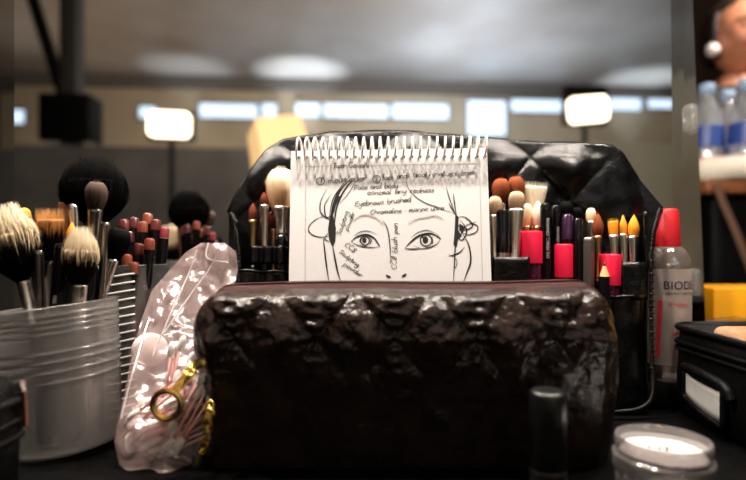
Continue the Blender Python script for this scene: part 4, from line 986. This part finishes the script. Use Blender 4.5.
def lp(a, z, r=.01815): return Vector((r*math.sin(a), -r*math.cos(a), z))
grid(g, lambda u, v: lp(-1.25+2.5*u, H_*.10+(H_*.55)*v), N, 4); obj('front_label', g, lab_m, bt)
def wrap(s, size, a0, z, m, bold=0, name='lettering'):
    g = text_bm(s, size, bold)
    for v in g.verts: v.co = lp(a0+v.co.x/.0182, z+v.co.y, .0184)
    return obj(name, g, m, bt, False)
a0 = -0.42
wrap('BIODERMA', .0094, a0, H_*.535, dark_print, .0001); wrap('LABORATOIRE DERMATOLOGIQUE', .0030, a0+.02, H_*.505, dark_print)
wrap('Crealine', .0045, a0+.25, H_*.44, red_print, .00005); wrap('H2O', .0060, a0+.35, H_*.27, red_print, .0001); wrap('Solution micellaire', .0033, a0+.3, H_*.20, red_print); wrap('Démaquille', .0036, a0+.35, H_*.145, red_print)
g = nb(); grid(g, lambda u, v: lp(-0.75+0.20*u+0.25*v*0.5, H_*.14+(H_*.33)*v, .0183), 4, 8); obj('red_stripe', g, red_print, bt)

# ---------------------------------------------------------------- black zip bag, right
fabric = mat('black_nylon', (0.0015, 0.0015, 0.0015), 0.45, spec=0.15, bump=[(700, 0.0004), (120, 0.001)])
zb_ = thing('cosmetic_bag', 'black zip case with a clear lid and a white tag pocket at the right edge', 'cosmetic case', (0.32, 0.375, TZ))
zo = Vector(zb_.location)
X0, X1, Y0, Y1, HT = 0.2365, 0.42, 0.270, 0.434, 0.069
def rrect(x0, x1, y0, y1, r, z, n=6):
    out = []
    for cx_, cy_, a0_ in ((x1-r, y1-r, 0), (x0+r, y1-r, 90), (x0+r, y0+r, 180), (x1-r, y0+r, 270)):
        for k in range(n+1): a = math.radians(a0_+90*k/n); out.append(Vector((cx_+r*math.cos(a), cy_+r*math.sin(a), z)))
    return out
def loft(bm, loops, cap0=True, cap1=True):
    R_ = [[bm.verts.new(p) for p in l] for l in loops]; n = len(R_[0])
    for a, b in zip(R_, R_[1:]):
        for i in range(n): bm.faces.new((a[i], a[(i+1) % n], b[(i+1) % n], b[i]))
    if cap0: bm.faces.new(R_[0][::-1])
    if cap1: bm.faces.new(R_[-1])
def shrink(k, z): return [p-zo for p in rrect(X0+k, X1-k, Y0+k, Y1-k, 0.022, z)]
g = nb(); loft(g, [shrink(.004, TZ+.0005), shrink(0.0005, TZ+.006), shrink(-.001, TZ+.028), shrink(0, TZ+HT-.012), shrink(.0005, TZ+HT-.002), shrink(.004, TZ+HT-.002), shrink(.006, TZ+.012)], True, True)
obj('case_wall', g, fabric, zb_)
for (k, z, r_, nm) in ((-.0005, HT-.001, .0024, 'rim_piping'), (-.0012, HT-.012, .0017, 'zip'), (-.0012, HT-.017, .0014, 'zip')):
    g = nb(); tube(g, shrink(k, TZ+z), r_, 8, closed=True); obj(nm, g, fabric, zb_)
g = nb()
def lid(u, v):
    x = X0+.004+(X1-X0-.008)*u; y = Y0+.004+(Y1-Y0-.008)*v; e = min(1, u*6, (1-u)*6, v*6, (1-v)*6)
    return Vector((x, y, TZ+HT-.001+e*(.0095+.0025*noise.noise(Vector((x*40, y*22, 1)))+.0015*noise.noise(Vector((x*110+y*40, y*70, 1))))))-zo
grid(g, lid, 60, 60); obj('clear_lid', g, mixmat('clear_lid', [('transparent', (0.97, 0.97, 0.97), 0, 0.80), ('glossy', (1, 1, 1), 0.09, 0.20)]), zb_)
g = nb()
def tagp(u, v):
    y = 0.402-0.042*u; z = TZ+0.0385-0.0045*u-(0.019+0.004*u)*v
    return Vector((X0-0.0040-0.002*math.sin(math.pi*u), y, z))-zo
grid(g, tagp, 12, 4); o = obj('tag_pocket', g, mat('grey_tag', (0.46, 0.45, 0.43), 0.6, rgb2=(0.40, 0.39, 0.37), nscale=60), zb_); o.modifiers.new('s', 'SOLIDIFY').thickness = 0.001
pts = [tagp(0, 0), tagp(.5, 0), tagp(1, 0), tagp(1, 1), tagp(.5, 1), tagp(0, 1)]
g = nb(); fr = [tagp(k/10, -.06) for k in range(11)]+[tagp(1.03, k/6) for k in range(7)]+[tagp(1-k/10, 1.06) for k in range(11)]+[tagp(-.03, 1-k/6) for k in range(7)]
tube(g, fr, 0.0022, 8, closed=True); obj('tag_border', g, fabric, zb_)
g = nb(); tube(g, smooth_line([tagp(-.05, -.10), tagp(.5, -.24), tagp(1.05, -.14), tagp(1.2, .15)], 8), 0.0035, 8); obj('carry_handle', g, fabric, zb_)
tan = mat('tan_shell', (0.42, 0.20, 0.10), 0.45, rgb2=(0.60, 0.36, 0.20), nscale=60, bump=[(140, .001)])
g = nb(); box(g, -.055, .055, -.030, .030, 0, .0590, .007, 4); bmesh.ops.subdivide_edges(g, edges=g.edges, cuts=5, use_grid_fill=True)
for v in g.verts: v.co += .0015*Vector(noise.noise_vector(v.co*45)); v.co.z += 0 if v.co.z > .01 else 0
o = obj('tan_cosmetic_roll', g, tan); o.location = (.306, .372, TZ+.0128); o.rotation_euler = (0, 0, -.05); tag(o, 'mottled tan cosmetic pouch seen through the clear lid of the black case', 'pouch')

# black case cut by the left edge
lb = thing('zip_case', 'black zipped case cut off by the left edge of the picture', 'cosmetic case', (-.220, .262, TZ))
lo_ = Vector(lb.location)
def sh2(k, z): return [p-lo_ for p in rrect(-.26+k, W(20, 0, .278).x-k, .240+k, .284-k, .010, TZ+z)]
g = nb(); loft(g, [sh2(.004, .0005), sh2(0, .006), sh2(-.0005, .03), sh2(0, .052), sh2(.002, .060), sh2(.007, .066), sh2(.02, .068)]); obj('case_wall', g, fabric, lb)
for (k, z, r_) in ((-.0008, .052, .0022), (-.0012, .042, .0018), (-.0012, .034, .0016)): g = nb(); tube(g, sh2(k, z), r_, 8, closed=True); obj('piping', g, fabric, lb)
g = nb(); a, b = W(16, 382, .277)-lo_, W(19, 392, .277)-lo_; bar(g, a+Vector((.0015, 0, 0)), b+Vector((.0015, 0, 0)), .0016, .0016, .0016); obj('zip_slider', g, silver, lb, False)
g = nb(); a, b = W(20, 391, .277)-lo_, W(21, 426, .277)-lo_; bar(g, a+Vector((.0012, 0, 0)), b+Vector((.0012, 0, 0)), .0017, .0020, .0008); obj('zip_pull', g, mat('brown_leather_pull', (0.10, 0.035, 0.02), 0.4), lb, False)

# ---------------------------------------------------------------- front tube and powder jars
p = W(548, 390, .275); rt = 18/F*.275
t = thing('lipstick_tube', 'black capped lipstick tube standing in front of the quilted pouch', 'lipstick', (p.x, .275, TZ)); hz = p.z-TZ
satin = mat('satin_black', (0.006, 0.006, 0.006), 0.28, spec=0.9)
g = nb(); lathe(g, [(rt*.97, .0004), (rt, .0012), (rt, .017)], 36); obj('base', g, satin, t, angle=40)
g = nb(); lathe(g, [(rt, .0178), (rt*1.0, hz-.0022), (rt*.96, hz-.0008), (rt*.86, hz-.0001), (rt*.5, hz-.0006), (.0002, hz-.0008)], 36, cap1=False); obj('cap', g, satin, t)
g = nb(); lathe(g, [(rt*.985, .0165), (rt*.985, .0182)], 36); obj('collar', g, silver, t, angle=40)
jar_m = mixmat('jar_plastic', [('glass', (0.85, 0.80, 0.80), 0.08, 0.62), ('diffuse', (0.42, 0.39, 0.38), 0, 0.26), ('glossy', (1, 1, 1), 0.08, 0.25)])
powder_m = mat('white_powder', (0.72, 0.70, 0.69), 0.9, bump=[(400, .0008)]); sift = mat('sifter_hole', (0.02, 0.02, 0.02), 0.8)
def jar(px, py, Y, rpx, label, powder, name, tz=None):
    p = W(px, py, Y); r = rpx/F*Y; H = p.z-TZ
    t = thing(name, label, 'jar', (p.x, Y, TZ), 'loose powder jars')
    t.location.z = TZ+.0002
    g = nb()
    lathe(g, [(r*.93, 0), (r*.98, .001), (r*.98, H*.45), (r*1.03, H*.47), (r*1.05, H*.50), (r*1.05, H*.70), (r*1.0, H*.72), (r*.97, H*.74), (r*.97, H*.80), (r, H*.83), (r, H-.0008), (r*.985, H), (r*.93, H), (r*.915, H-.001), (r*.90, H-.0075 if powder else H*.5), (r*.4, H-.0078 if powder else H*.5)], 64)
    obj('jar_body', g, jar_m, t, angle=60)
    if powder:
        g = nb(); z = H-.0068; rings = []
        for k in range(14):
            q = r*.895*(1-k/14); rings.append([g.verts.new((q*math.cos(i*math.pi/24), q*math.sin(i*math.pi/24), z+.0007*noise.noise(Vector((q*math.cos(i*math.pi/24)*200, q*math.sin(i*math.pi/24)*200, 0)))+.0008*math.sin(k/13*1.5))) for i in range(48)])
        for a, b in zip(rings, rings[1:]):
            for i in range(48): g.faces.new((a[i], a[(i+1) % 48], b[(i+1) % 48], b[i]))
        g.faces.new(rings[-1]); obj('powder', g, powder_m, t)
        for (dx, dy) in ((-.25, .10), (-.06, .02), (.12, .04), (.28, -.05), (.05, -.10)):
            g = nb(); lathe(g, [(.0010, 0), (.0009, .0004), (.0001, .0005)], 10); o = obj('sifter_hole', g, sift, t); o.location = (dx*r, dy*r, z+.0012)
jar(662.5, 438, .280, 44, 'open clear jar of white loose powder with dark sifter holes in the right foreground', True, 'powder_jar')
jar(684, 491, .226, 32, 'second clear jar at the bottom edge, only its rim showing below the powder', False, 'powder_jar')
